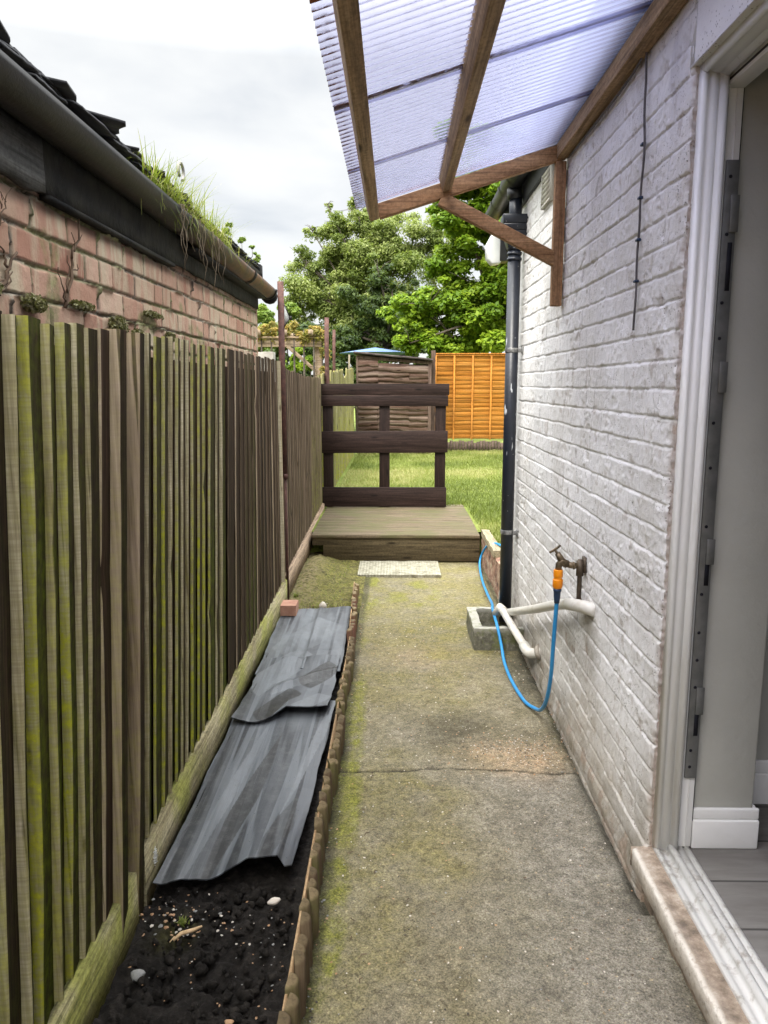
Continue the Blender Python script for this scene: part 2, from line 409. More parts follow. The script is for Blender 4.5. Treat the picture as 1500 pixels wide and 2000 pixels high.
# ---- lawn
def m_lawn():
    g = G('lawn_turf')
    n = g.noise(1.6, 6, 0.6); n2 = g.noise(45, 5, 0.7)
    c = g.ramp(n, [(0.3, (0.10, 0.135, 0.022)), (0.5, (0.17, 0.21, 0.04)), (0.7, (0.25, 0.27, 0.075))])
    c = g.mix(g.ramp(n2, [(0.3, 0.8), (0.6, 0.0)]), c, (0.05, 0.07, 0.012))
    return g.done(c, 0.95, g.bump(n2, 0.02), spec=0.2)
b_ = MB()
def lawn_patch(x0, x1, y0, y1, st):
    A, B = np.meshgrid(np.arange(x0, x1 + 1e-6, st), np.arange(y0, y1 + 1e-6, st), indexing='ij')
    b_.grid(np.stack([A, B, 0.235 + 0.03 * (fbm(A * 1.2, B * 1.2, 51) - 0.5) + 0.02 * (fbm(A * 5, B * 5, 52) - .5)], -1))
lawn_patch(-0.76, 7.24, 6.62, 16.62, 0.1)
lawn_patch(0.80, 7.20, 5.3, 6.6201, 0.0803)
lawn_patch(-40, -0.76, 9, 69, 3)
lawn_patch(-0.76, 59.24, 16.62, 70, 2)
b_.box(-0.79, 30, 6.72, 6.80, -0.16, 0.20); b_.box(0.815, 0.86, 5.3, 6.75, -0.16, 0.20)
struct(b_.build('lawn', m_lawn(), org=(1, 10, 0.2), smooth=True))

def leaf_mat(name, c1, c2, c3, trans=0.35):
    g = G(name); v = g.attr('v')
    c = g.ramp(v, [(0.0, c1), (0.5, c2), (1.0, c3)])
    s = g.p; g.put(s.inputs['Base Color'], c); s.inputs['Roughness'].default_value = 0.55; s.inputs['Specular IOR Level'].default_value = 0.3
    t = g.n('ShaderNodeBsdfTranslucent'); g.L(g.mix(0.5, c, (0.35, 0.45, 0.05), 'MIX'), t.inputs['Color'])
    mx = g.n('ShaderNodeMixShader'); mx.inputs[0].default_value = trans
    g.L(s.outputs[0], mx.inputs[1]); g.L(t.outputs[0], mx.inputs[2]); g.L(mx.outputs[0], g.out.inputs['Surface'])
    return g.mat
m_grass = leaf_mat('grass_blades', (0.08, 0.105, 0.018), (0.175, 0.205, 0.042), (0.34, 0.32, 0.13), 0.3)

def blades(P, h, w, lean, v, name, mat, org, seg=2, droop=0.0, up=None):
    """P (n,3) roots -> one mesh of tapered curved blades"""
    n = len(P); a = rng.uniform(0, 2 * math.pi, n); d = np.stack([np.cos(a), np.sin(a), np.zeros(n)], -1)
    sd = np.stack([-d[:, 1], d[:, 0], np.zeros(n)], -1)
    h = np.broadcast_to(h, (n,)); lean = np.broadcast_to(lean, (n,)); w = np.broadcast_to(w, (n,))
    rows = []
    for k in range(seg + 1):
        t = k / seg
        c = P + d * (lean * h * t * t)[:, None] + np.array([0, 0, 1.0]) * (h * (t - droop * t * t * t))[:, None]
        ww = (w * (1 - t) * 0.5 + 0.0004)[:, None]
        rows.append(c - sd * ww); rows.append(c + sd * ww)
    V = np.stack(rows, 1).reshape(-1, 3); m = 2 * (seg + 1)
    F = []
    base = np.arange(n) * m
    for k in range(seg):
        F.append(np.stack([base + 2 * k, base + 2 * k + 1, base + 2 * k + 3, base + 2 * k + 2], -1))
    b = MB(); b._add(V, np.concatenate(F), 0, dict(v=np.repeat(v, m)))
    return b.build(name, mat, org=org, fix=False)
n = 90000
gx = rng.uniform(-0.7, 3.4, n); gy = 6.65 + (rng.uniform(0, 1, n) ** 1.3) * 9.3
k_ = ~((gx < 0.75) & (gy < 7.98)); gx, gy = gx[k_], gy[k_]
ex = rng.uniform(0.82, 1.3, 6000); ey = rng.uniform(5.32, 6.65, 6000)
gx = np.concatenate([gx, ex]); gy = np.concatenate([gy, ey]); n = len(gx)
dens = fbm(gx * 1.3, gy * 1.3, 61); gv = np.clip(0.44 + 3.0 * (fbm(gx * 0.9, gy * 0.9, 62) - 0.5) + rng.normal(0, 0.18, n), 0, 1)
o = blades(np.stack([gx, gy, np.full(n, 0.235)], -1), rng.uniform(0.02, 0.05, n) * (0.6 + dens), rng.uniform(0.004, 0.008, n), rng.uniform(0.2, 1.0, n), gv, 'grass', m_grass, (1, 10, 0.23), seg=2)
tag(o, 'short patchy green grass covering the raised back lawn', 'grass', kind='stuff')

# ================================================================== HOUSE (right)
def brick_height(y, z, L=0.238, H=0.078, z0=1.487, y0=2.075, groove=0.0065, seed=0, jw=0.005, edge=0.006):
    """relief of a running-bond brick face; returns height, mortar mask, brick id noise"""
    yw = y + 0.006 * (fbm(y * 18, z * 18, seed + 1) - 0.5); zw = z + 0.007 * (fbm(y * 9, z * 9, seed + 2) - 0.5) + 0.004 * (fbm(y * 40, z * 40, seed + 9) - .5)
    r = np.floor((zw - z0) / H); off = (r % 2) * 0.5
    jit = (_h(r, r * 0, seed + 3) - 0.5) * 0.25
    u = (yw - y0) / L + off + jit; c = np.floor(u)
    du = np.minimum(u - c, c + 1 - u) * L; fz = (zw - z0) / H - r; dz = np.minimum(fz, 1 - fz) * H
    # some bricks are headers
    hd = _h(r, c, seed + 5) < 0.16
    uc = np.abs(u - c - 0.5) * L
    du = np.where(hd, np.minimum(du, uc), du)
    d = np.minimum(du, dz * 1.0)
    m = 1 - sstep(jw * 0.35, jw * 0.35 + edge, d)
    b1 = _h(r, c * 2 + np.where(hd & (u - c > 0.5), 1, 0), seed + 6)
    b2 = _h(r, c * 2 + np.where(hd & (u - c > 0.5), 1, 0), seed + 7)
    b3 = _h(r, c, seed + 8)
    tilt = (b2 - 0.5) * 0.006 * (u - c - 0.5) + (b3 - 0.5) * 0.006 * (fz - 0.5)
    h = -groove * m + (b1 - 0.5) * 0.004 + tilt
    return h, m, b1, (b2, dz, fz)

def m_paint():
    g = G('painted_brick')
    n = g.noise(4, 6, 0.6); f = g.noise(70, 6, 0.7); ff = g.noise(220, 4, 0.7)
    c = g.ramp(n, [(0.3, (0.69, 0.675, 0.66)), (0.6, (0.76, 0.748, 0.73)), (0.75, (0.81, 0.80, 0.785))])
    dirt = g.attr('dirt')
    c = g.mix(g.math('MULTIPLY', dirt, g.ramp(g.noise(16, 6, 0.7), [(0.25, 0.35), (0.65, 1.0)]), True), c, (0.30, 0.25, 0.17))
    c = g.mix(g.math('MULTIPLY', g.attr('grime'), g.ramp(g.noise(9, 7, 0.7), [(0.3, 0.15), (0.6, 1.0)]), True), c, (0.20, 0.175, 0.13))
    c = g.mix(g.attr('joint'), c, (0.36, 0.33, 0.29))
    # pinholes and flakes where the paint misses the brick
    p = g.vor(95); pick = g.ramp(g.noise(9, 4), [(0.45, 0.0), (0.58, 1.0)])
    pin = g.math('MULTIPLY', g.ramp(p, [(0.15, 1.0), (0.24, 0.0)]), pick)
    c = g.mix(g.math('MULTIPLY', pin, 0.8), c, (0.13, 0.10, 0.075))
    c = g.mix(g.attr('bare'), c, g.ramp(g.noise(35, 6, .7), [(0.3, (0.12, 0.085, 0.06)), (0.55, (0.30, 0.22, 0.165)), (0.7, (0.45, 0.38, 0.31))]))
    c = g.mix(g.attr('stain'), c, (0.36, 0.34, 0.37))
    h = g.math('ADD', g.math('MULTIPLY', f, 0.7), g.math('MULTIPLY', ff, 0.3))
    h = g.math('SUBTRACT', h, g.math('MULTIPLY', pin, 0.5))
    return g.done(c, 0.6, g.bump(h, 0.0036, 1.0), spec=0.35)
m_pw = m_paint()
house = thing('house', 'white painted brick house wall with an open doorway along the path', 'house', (0.74, 2.5, 0))
WY, WT = 2.075, 2.52
mb = MB()
S = np.concatenate([np.arange(-0.028, 0.03, 0.0030), np.arange(0.03, 1.2, 0.0042), np.arange(1.2, 3.18, 0.007)]); Z = np.arange(-0.16, WT + 0.001, 0.0040)
SS, ZZ = np.meshgrid(S, Z, indexing='ij')
yy = WY + np.maximum(SS, 0)
h, m_, b1, (b2, dz_, fz_) = brick_height(yy, ZZ, seed=100, groove=0.0042, jw=0.004, edge=0.0045)
rough_ = (fbm(yy * 60, ZZ * 60, 111) - 0.5) * 0.0034 + (fbm(yy * 14, ZZ * 14, 112) - 0.5) * 0.005 + 0.0022 * sstep(0.6, 0.72, fbm(yy * 45, ZZ * 45, 115)) * sstep(0.45, 0.6, fbm(yy * 5, ZZ * 5, 116))
rag = fbm(ZZ * 28, ZZ * 0, 113, 4); rag2 = fbm(SS * 60, ZZ * 60, 114)
# ragged door corner
near = np.exp(-np.maximum(SS, 0) / 0.012)
chip = near * (0.010 * rag + 0.006 * rag2) 
smooth_band = sstep(4.62, 4.66, yy) * (1 - sstep(4.8, 4.84, yy))
plinth = 0.012 * (1 - sstep(0.03, 0.10, ZZ - 0.02 * np.sin(yy * 5)))
xx = 0.74 - (h * (1 - 0.9 * smooth_band)) - rough_ + chip + np.maximum(-SS, 0) - plinth * (SS > 0) + 0.006 * (1 - sstep(4.6, 4.64, yy)) * 0
yyy = yy + near * 0.006 * rag2 + np.where(SS < 0, 0.006 * (rag2 - 0.5) + 0.004 * rag, 0)
spall = sstep(0.62, 0.72, fbm(yy * 22, ZZ * 22, 120, 4)) * sstep(0.5, 0.62, fbm(yy * 3, ZZ * 3, 121))
xx = xx + 0.003 * spall
low = 1 - sstep(0.0, 0.55, ZZ + 0.25 * (fbm(yy * 3, ZZ * 3, 122) - 0.5))
dirt = 0.6 * low + 0.18 * sstep(0.5, 0.66, fbm(yy * 4, ZZ * 2, 123)) + 0.3 * spall
grime = 0.9 * (1 - sstep(0.02, 0.20, ZZ + 0.08 * (fbm(yy * 6, ZZ * 6, 124) - 0.5)))
grime += 0.9 * np.exp(-((yy - 2.80) / 0.10) ** 2 - ((ZZ - 0.53) / 0.09) ** 2) + 0.7 * np.exp(-((yy - 3.15) / 0.3) ** 2 - ((ZZ - 0.42) / 0.07) ** 2) + 0.8 * np.exp(-((yy - 3.9) / 0.25) ** 2 - ((ZZ - 0.05) / 0.12) ** 2)
grime += 0.35 * (1 - sstep(0.0, 0.25, SS)) * (1 - sstep(0.1, 0.8, ZZ))
bare = np.where(SS < 0.0, 0.55 + 0.6 * (rag2 - 0.3), 0.75 * near * sstep(0.45, 0.62, rag)) + 0.35 * spall * sstep(0.6, 0.7, fbm(yy * 40, ZZ * 40, 125))
bare = bare + 0.38 * sstep(0.67, 0.73, fbm(yy * 26, ZZ * 26, 141)) * sstep(0.50, 0.60, fbm(yy * 2.5, ZZ * 2.5, 142)) * (SS > 0)
bare = bare + 0.6 * (grime > 0.6) * sstep(0.55, 0.7, fbm(yy * 15, ZZ * 15, 126))
joint = m_ * (1 - sstep(0.30, 0.62, fbm(yy * 7, ZZ * 7, 127)) * 0.7) * 0.22 * (1 - smooth_band) * (SS > 0.004) * (0.35 + 0.65 * (fz_ > 0.5))
stain = 0.45 * sstep(0.50, 0.62, fbm(yy * 6, ZZ * 3, 128)) * np.exp(-((yy - 2.28) / 0.18) ** 2 - ((ZZ - 2.33) / 0.14) ** 2) 
mb.grid(np.stack([xx, yyy, ZZ], -1), attrs=dict(dirt=np.clip(dirt, 0, 1), grime=np.clip(grime, 0, 1), bare=np.clip(bare, 0, 1), joint=joint, stain=stain))
# lintel zone above the door and plain wall nearer than the door
Yl = np.arange(0.2, WY + 0.0001, 0.0085); Zl = np.arange(2.285, WT + 0.001, 0.0085)
A, B = np.meshgrid(Yl, Zl, indexing='ij')
h2, m2, _, _ = brick_height(A, B, seed=100)
fl = 1 - 0.93 * (1 - sstep(2.43, 2.47, B)) * sstep(0, 1, (A < 2.3))
xl = 0.7385 - h2 * fl - (fbm(A * 30, B * 30, 130) - 0.5) * 0.002
xl[-1, :] = 0.7395
mb.grid(np.stack([xl, A, B], -1), attrs=dict(joint=m2 * fl * 0.3))
mb.box(0.739, 0.80, 0.2, 2.1, 2.283, 2.286)
A, B = np.meshgrid(np.arange(-3, 0.2001, 0.02), np.arange(-0.16, WT + 0.01, 0.012), indexing='ij')
h3, m3, _, _ = brick_height(A, B, seed=100)
mb.grid(np.stack([0.74 - h3, A, B], -1), attrs=dict(joint=m3 * 0.4, dirt=0.3 + 0 * A))
mb.box(0.748, 0.98, -3, 0.2, -0.16, WT + 0.2); mb.box(0.76, 0.865, 2.125, 5.25, -0.16, WT + 0.2); mb.box(0.86, 0.98, 2.125, 5.25, 2.6, WT + 0.2); mb.box(0.742, 0.98, 0.2, 2.12, 2.29, WT + 0.2)
mb.box(0.742, 4.5, 5.24, 5.256, -0.16, WT + 0.2)
mb.build('wall', m_pw, house, smooth=True)

# concrete door sill
m_sill = G('worn_sill')
g = m_sill; n = g.noise(14, 8, 0.75); f = g.noise(60, 5, .7)
c = g.ramp(n, [(0.34, (0.12, 0.09, 0.065)), (0.5, (0.29, 0.225, 0.165)), (0.66, (0.50, 0.43, 0.35))])
c = g.mix(g.math('MULTIPLY', g.attr('edge'), g.ramp(f, [(0.35, 0.4), (0.5, 1.0)]), True), c, (0.68, 0.64, 0.57))
m_sill = g.done(c, 0.8, g.bump(g.math('ADD', f, n), 0.004))
Yl = np.arange(-0.3, 2.10, 0.012)
prof = [(0.744, -0.16, 0), (0.742, 0.075, 0), (0.738, 0.085, 0), (0.708, 0.088, 0.2), (0.701, 0.096, .4), (0.700, 0.146, .8), (0.7025, 0.1545, 1), (0.7075, 0.1575, .7), (0.716, 0.158, .1), (0.735, 0.1585, 0), (0.76, 0.160, 0), (0.80, 0.160, 0)]
P = np.zeros((len(Yl), len(prof), 3)); ed = np.zeros((len(Yl), len(prof)))
for j, (a, b, e_) in enumerate(prof):
    w = 0.006 * (fbm(Yl * 20, Yl * 0 + j * 0.3, 140) - 0.5)
    P[:, j] = np.stack([a + w * (1 if j > 1 else 3), Yl, b + w * 0.6 + np.zeros_like(Yl)], -1); ed[:, j] = e_
P[-1, :, 0] = np.maximum(P[-1, :, 0], 0.74)
mb = MB(); mb.grid(P, attrs=dict(edge=ed)); mb.box(0.70, 0.745, 2.087, 2.0885, 0.095, 0.155)
mb.build('door_sill', m_sill, house, smooth=False)

def m_upvc():
    g = G('white_upvc'); n = g.noise(5, 5); f = g.noise(40, 5, .7, vec=g.sc((1, 1, 0.08)))
    c = g.mix(g.ramp(n, [(0.4, 0.0), (0.7, 0.5)]), (0.80, 0.80, 0.775), (0.72, 0.71, 0.65))
    c = g.mix(g.ramp(f, [(0.60, 0.0), (0.75, 0.45)]), c, (0.42, 0.38, 0.30))
    return g.done(c, 0.35, g.bump(g.noise(90, 2), 0.0002), spec=0.5)
m_up = m_upvc()
m_gask = simple('black_gasket', (0.012, 0.012, 0.012), (0.02, 0.02, 0.02), rough=0.5)
m_thr = G('threshold_white'); g = m_thr
n = g.noise(25, 6, .7); c = g.mix(g.ramp(n, [(0.52, 0.0), (0.68, 0.7)]), (0.72, 0.71, 0.67), (0.25, 0.20, 0.14))
m_thr = g.done(c, 0.4, g.bump(n, 0.0005))
def rnd(cx, cy, r, a0, a1, k=6):
    return [(cx + r * math.cos(R(a0 + (a1 - a0) * i / k)), cy + r * math.sin(R(a0 + (a1 - a0) * i / k))) for i in range(k + 1)]
# jamb profile in (x, y): sealant bead, stepped outer face, rounded bead, rebate
jamb = [(0.757, 2.12), (0.757, 2.068)] + rnd(0.766, 2.062, 0.009, 180, 300, 5) + [(0.776, 2.060), (0.782, 2.052), (0.796, 2.050), (0.7975, 2.053), (0.799, 2.050)] + rnd(0.811, 2.051, 0.010, 200, 350, 7) + [(0.822, 2.06), (0.822, 2.12)]
FT = 2.285
head = [(x_, FT - (2.078 - y_)) for (x_, y_) in jamb if y_ < 2.1]
head = [(0.757, FT)] + head + [(0.822, FT)]
mb = MB(); mb.prism(jamb, 'z', 0.165, FT + 0.0); mb.prism([(0.80 + (x_ - 0.80) * 0.999, z_) for x_, z_ in head], 'y', 0.2, 2.0775)
df = mb.build('door_frame', m_up, house, smooth=False)
mb = MB(); mb.box(0.8225, 0.868, 2.074, 2.12, 0.165, FT - 0.03); mb.box(0.8225, 0.868, 0.2, 2.074, FT - 0.055, FT)
mb.box(0.850, 0.853, 2.070, 2.0742, 0.165, FT - 0.04)
mb.build('rebate', m_up, df, org=None, bevel=0.001)
mb = MB(); mb.box(0.8215, 0.8265, 2.062, 2.0755, 0.168, FT - 0.045); mb.box(0.8215, 0.8265, 0.2, 2.0755, FT - 0.045, FT - 0.039); mb.box(0.868, 0.8735, 2.083, 2.12, 0.16, FT - 0.05)
mb.build('gasket', m_gask, df)
m_keep = simple('dull_steel', (0.16, 0.165, 0.155), (0.24, 0.24, 0.23), 20, 0.45, 0.0003, metal=0.6)
m_hole = simple('dark_recess', (0.008, 0.009, 0.014), (0.012, 0.012, 0.018), rough=0.7)
mb = MB(); mb.box(0.834, 0.868, 2.0655, 2.072, 0.385, 2.06)
for zc, hh_ in ((1.93, .045), (1.52, .04), (1.05, .035), (0.62, .04)): mb.box(0.850, 0.872, 2.060, 2.0656, zc - hh_, zc + hh_)
keep = mb.build('lock_keep', m_keep, df, bevel=0.001)
for zc, hh_ in ((1.80, .06), (1.0, .045), (0.56, .045)): mb = MB(); mb.box(0.850, 0.862, 2.0648, 2.0652, zc - hh_, zc + hh_); mb.build('latch_slot', m_hole, keep)
for zc in (2.02, 1.88, 1.71, 1.62, 1.40, 1.28, 1.12, 0.93, 0.82, 0.74, 0.66, 0.47, 0.42): mb = MB(); mb.tube([(0.846, 2.0652, zc), (0.846, 2.0644, zc)], 0.0045, 10); mb.build('screw_hole', m_hole, keep)
mb = MB()
mb.prism([(0.757, 0.160), (0.757, 0.168), (0.760, 0.1705), (0.770, 0.1705), (0.773, 0.165), (0.785, 0.164), (0.792, 0.172)] + rnd(0.803, 0.176, 0.011, 170, 10, 7) +
         [(0.820, 0.166), (0.821, 0.158), (0.826, 0.158), (0.827, 0.166), (0.842, 0.168), (0.843, 0.160), (0.850, 0.160), (0.851, 0.168), (0.861, 0.168), (0.862, 0.155), (0.862, 0.12), (0.757, 0.12)], 'y', -0.2, 2.0745)
mb.build('threshold', m_thr, house)
# interior: plaster pier, skirting, back wall, ceiling, floor
m_pl = simple('grey_plaster', (0.40, 0.40, 0.36), (0.45, 0.45, 0.405), 3, 0.8, 0.002, bscale=40)
m_sk = simple('white_gloss', (0.68, 0.68, 0.66), (0.74, 0.74, 0.72), 6, 0.35, 0.0015, bscale=30)
mb = MB(); mb.box(0.871, 1.05, 2.095, 2.60, 0.12, 2.6); mb.box(1.05, 4.4, 2.34, 2.60, 0.12, 2.6)
mb.box(0.871, 1.05, -1.6, 0.2, 0.12, 2.6); mb.box(0.871, 1.05, 0.2, 2.095, 2.29, 2.6); mb.box(0.95, 4.4, -1.8, -1.6, 0.12, 2.6); mb.box(4.4, 4.5, -1.8, 2.6, 0.12, 2.6); mb.box(0.95, 4.5, -1.8, 2.6, 2.5, 2.6)
mb.build('interior_wall', m_pl, house, bevel=0.004)
skp = [(0, 0), (0, 0.001)]
def skirt(a, b, out, t=0.018, H=0.125):
    mbs.obox(((a[0] + b[0]) / 2 + out[0] * t / 2, (a[1] + b[1]) / 2 + out[1] * t / 2, 0.155 + H * 0.36), ((b[0] - a[0]) / 2, (b[1] - a[1]) / 2, 0), (out[0] * t / 2, out[1] * t / 2, 0), (0, 0, H * 0.36))
    mbs.obox(((a[0] + b[0]) / 2 + out[0] * t / 3, (a[1] + b[1]) / 2 + out[1] * t / 3, 0.155 + H * 0.86), ((b[0] - a[0]) / 2, (b[1] - a[1]) / 2, 0), (out[0] * t / 3, out[1] * t / 3, 0), (0, 0, H * 0.14))
mbs = MB(); skirt((0.872, 2.095), (1.066, 2.095), (0, -1)); skirt((1.05, 2.0955), (1.05, 2.34), (1, 0)); skirt((1.07, 2.34), (4.4, 2.34), (0, -1), H=0.15)
mbs.build('skirting_board', m_sk, house, bevel=0.005, bseg=3)
g = G('grey_vinyl_floor'); v = g.sc((1.2, 6, 1)); n = g.noise(3, 7, .65, vec=v)
c = g.ramp(n, [(0.3, (0.19, 0.175, 0.16)), (0.6, (0.30, 0.285, 0.265)), (0.75, (0.36, 0.34, 0.32))])
br = g.n('ShaderNodeTexBrick'); g.L(g.obj, br.inputs['Vector']); br.inputs['Scale'].default_value = 1.0; br.inputs['Mortar Size'].default_value = 0.004
br.inputs['Brick Width'].default_value = 1.2; br.inputs['Row Height'].default_value = 0.19; br.inputs['Color1'].default_value = (1, 1, 1, 1); br.inputs['Color2'].default_value = (0.8, 0.8, 0.8, 1); br.inputs['Mortar'].default_value = (0.25, 0.25, 0.25, 1)
c = g.mix(1.0, c, br.outputs['Color'], 'MULTIPLY')
m_fl = g.done(c, 0.45)
mb = MB(); mb.box(0.863, 4.4, -1.7, 2.5, 0.10, 0.155)
mb.build('interior_floor', m_fl, house)
# roof, fascia, soffit of the house
m_fas = simple('black_soffit', (0.015, 0.016, 0.018), (0.035, 0.036, 0.04), 12, 0.55, 0.001)
mb = MB(); mb.box(0.722, 0.742, -3, 5.5, WT + 0.001, 2.68); mb.box(0.742, 1.0, 5.257, 5.5, WT + 0.001, WT + 0.02)
mb.build('fascia', m_fas, house, bevel=0.002)
m_hroof = simple('slate_roof', (0.09, 0.12, 0.19), (0.16, 0.20, 0.29), 5, 0.6, 0.004)
mb = MB(); sl = math.tan(R(36))
nrow = 14
for i in range(nrow):
    x0 = 0.69 + i * 0.22
    mb.prism([(x0, 2.70 + (x0 - 0.69) * sl + 0.006), (x0 + 0.28, 2.70 + (x0 + 0.28 - 0.69) * sl - 0.004), (x0 + 0.28, 2.69 + (x0 + 0.28 - 0.69) * sl - 0.012), (x0, 2.69 + (x0 - 0.69) * sl)], 'y', -3, 5.52)
mb.build('roof', m_hroof, house)
# louvred air vent
m_vent = simple('cream_plastic', (0.42, 0.40, 0.34), (0.52, 0.50, 0.44), 10, 0.5)
m_blk = simple('vent_dark', (0.02, 0.02, 0.02), (0.03, 0.03, 0.03))
mb = MB(); mb.box(0.722, 0.738, 3.80, 3.815, 2.36, 2.52); mb.box(0.722, 0.738, 4.02, 4.035, 2.36, 2.52); mb.box(0.722, 0.738, 3.815, 4.02, 2.36, 2.372)
for i in range(6):
    zc = 2.385 + i * 0.024; mb.obox((0.729, 3.9175, zc), (0.009, 0, -0.008), (0, 0.1025, 0), (0.0012, 0, 0.0014))
av = mb.build('air_vent', m_vent, house)
mb = MB(); mb.box(0.7375, 0.7385, 3.815, 4.02, 2.372, 2.52); mb.build('vent_backing', m_blk, av)

# ---- house gutter and downpipe
def m_blackplastic(name, c1, c2, paint=True, rough=0.38):
    g = G(name); n = g.noise(7, 6, 0.6)
    c = g.mix(g.ramp(n, [(0.35, 0.0), (0.7, 1.0)]), c1, c2)
    if paint:
        q = g.noise(9, 3, 0.5, vec=g.sc((2.2, 2.2, 0.5))); c = g.mix(g.ramp(q, [(0.665, 0.0), (0.685, 0.85)]), c, (0.42, 0.44, 0.46))
        q2 = g.noise(70, 2, 0.5); c = g.mix(g.ramp(q2, [(0.74, 0.0), (0.76, 0.9)]), c, (0.6, 0.6, 0.6))
    return g.done(c, rough, g.bump(g.noise(50, 4), 0.0006))
m_dp = m_blackplastic('black_pipe_paint', (0.006, 0.008, 0.014), (0.013, 0.017, 0.027))
m_gt = m_blackplastic('black_gutter_plastic', (0.009, 0.010, 0.011), (0.024, 0.025, 0.024), False, 0.4)
def halfgutter(mb, x, z, r, y0, y1, z1=None, k=14, t=0.003, n=2, attrs=None):
    z1 = z if z1 is None else z1
    ys_ = np.linspace(y0, y1, n); P = np.zeros((n, 2 * (k + 1) + 1, 3))
    for i, y_ in enumerate(ys_):
        zz_ = z + (z1 - z) * i / (n - 1); row = []
        for j in range(k + 1):
            a = math.pi + math.pi * j / k; row.append((x + r * math.cos(a), y_, zz_ + r * math.sin(a)))
        for j in range(k, -1, -1):
            a = math.pi + math.pi * j / k; row.append((x + (r - t) * math.cos(a), y_, zz_ + (r - t) * math.sin(a)))
        row.append(row[0]); P[i] = row
    mb.grid(P, attrs=attrs)
hg = thing('gutter', 'black half round gutter under the white house eaves behind the downpipe top', 'gutter', (0.665, 3.0, 2.6))
mb = MB(); halfgutter(mb, 0.665, 2.65, 0.056, -2.5, 5.55); mb.build('channel', m_gt, hg, smooth=False)
for y_ in (3.9, 4.42, 4.78, 5.15): mb = MB(); halfgutter(mb, 0.665, 2.653, 0.0605, y_, y_ + 0.05, t=0.004); mb.build('union_bracket', m_gt, hg)
mb = MB()
mb.tube([(0.672, 4.6, 2.60), (0.68, 4.6, 2.54)], 0.043, 16)
halfgutter(mb, 0.665, 2.653, 0.062, 4.5, 4.7, t=0.004)
mb.build('outlet', m_gt, hg, smooth=False)
PXc, PYc = 0.682, 4.6
dp = thing('downpipe', 'black round downpipe with white paint splashes on the white wall end', 'downpipe', (PXc, PYc, 0.05))
mb = MB(); mb.tube([(PXc, PYc, 0.06), (PXc, PYc, 2.30)], 0.0375, 20); mb.tube([(PXc, PYc, 2.36), (PXc, PYc, 2.57)], 0.036, 20); mb.build('pipe', m_dp, dp, smooth=True)
mb = MB()
for z_ in (2.205, 2.235, 2.262): mb.tube([(PXc, PYc, z_), (PXc, PYc, z_ + 0.014)], 0.0425, 20)
mb.build('collar', m_dp, dp, smooth=False)
mb = MB()
# hopper: tapered body below a box that reaches to the wall
def frus(mb, c0, hx0, hy0, z0, c1, hx1, hy1, z1):
    V = [(c0[0] + a * hx0, c0[1] + b * hy0, z0) for a, b in ((-1, -1), (1, -1), (1, 1), (-1, 1))] + [(c1[0] + a * hx1, c1[1] + b * hy1, z1) for a, b in ((-1, -1), (1, -1), (1, 1), (-1, 1))]
    mb._add(V, np.array([(3, 2, 1, 0), (4, 5, 6, 7), (0, 1, 5, 4), (1, 2, 6, 5), (2, 3, 7, 6), (3, 0, 4, 7)]))
frus(mb, (PXc, PYc), 0.042, 0.042, 2.27, (PXc + 0.0, PYc), 0.068, 0.06, 2.365)
frus(mb, (PXc + 0.0, PYc), 0.068, 0.06, 2.365, (PXc + 0.03, PYc), 0.105, 0.065, 2.40)
frus(mb, (PXc + 0.03, PYc), 0.105, 0.065, 2.40, (PXc + 0.03, PYc), 0.108, 0.068, 2.45)
mb.build('hopper', m_dp, dp, bevel=0.006)
m_clip = simple('worn_clip', (0.05, 0.05, 0.055), (0.35, 0.35, 0.34), 30, 0.4, metal=0.4)
for z_ in (1.70, 0.62):
    mb = MB(); mb.tube([(PXc, PYc, z_ - 0.013), (PXc, PYc, z_ + 0.013)], 0.0405, 20); mb.box(PXc + 0.03, 0.745, PYc - 0.045, PYc - 0.03, z_ - 0.013, z_ + 0.013); mb.box(0.73, 0.742, PYc - 0.07, PYc - 0.03, z_ - 0.02, z_ + 0.02)
    mb.build('pipe_clip', m_clip, dp, bevel=0.002)
# lamp at the wall end
m_fr = simple('frosted_plastic', (0.55, 0.58, 0.56), (0.66, 0.68, 0.66), 9, 0.3)
lamp = thing('wall_light', 'small frosted white light on the house corner behind the pipe hopper', 'light', (0.70, 5.35, 2.4))
mb = MB(); mb.prism([(0.645, 2.50), (0.60, 2.42), (0.605, 2.33), (0.64, 2.29), (0.70, 2.30), (0.71, 2.5)], 'y', 5.30, 5.40); mb.build('diffuser', m_fr, lamp, bevel=0.012, bseg=3)
mb = MB(); mb.box(0.69, 0.745, 5.29, 5.41, 2.31, 2.52); mb.build('back_plate', m_gt, lamp, bevel=0.004)

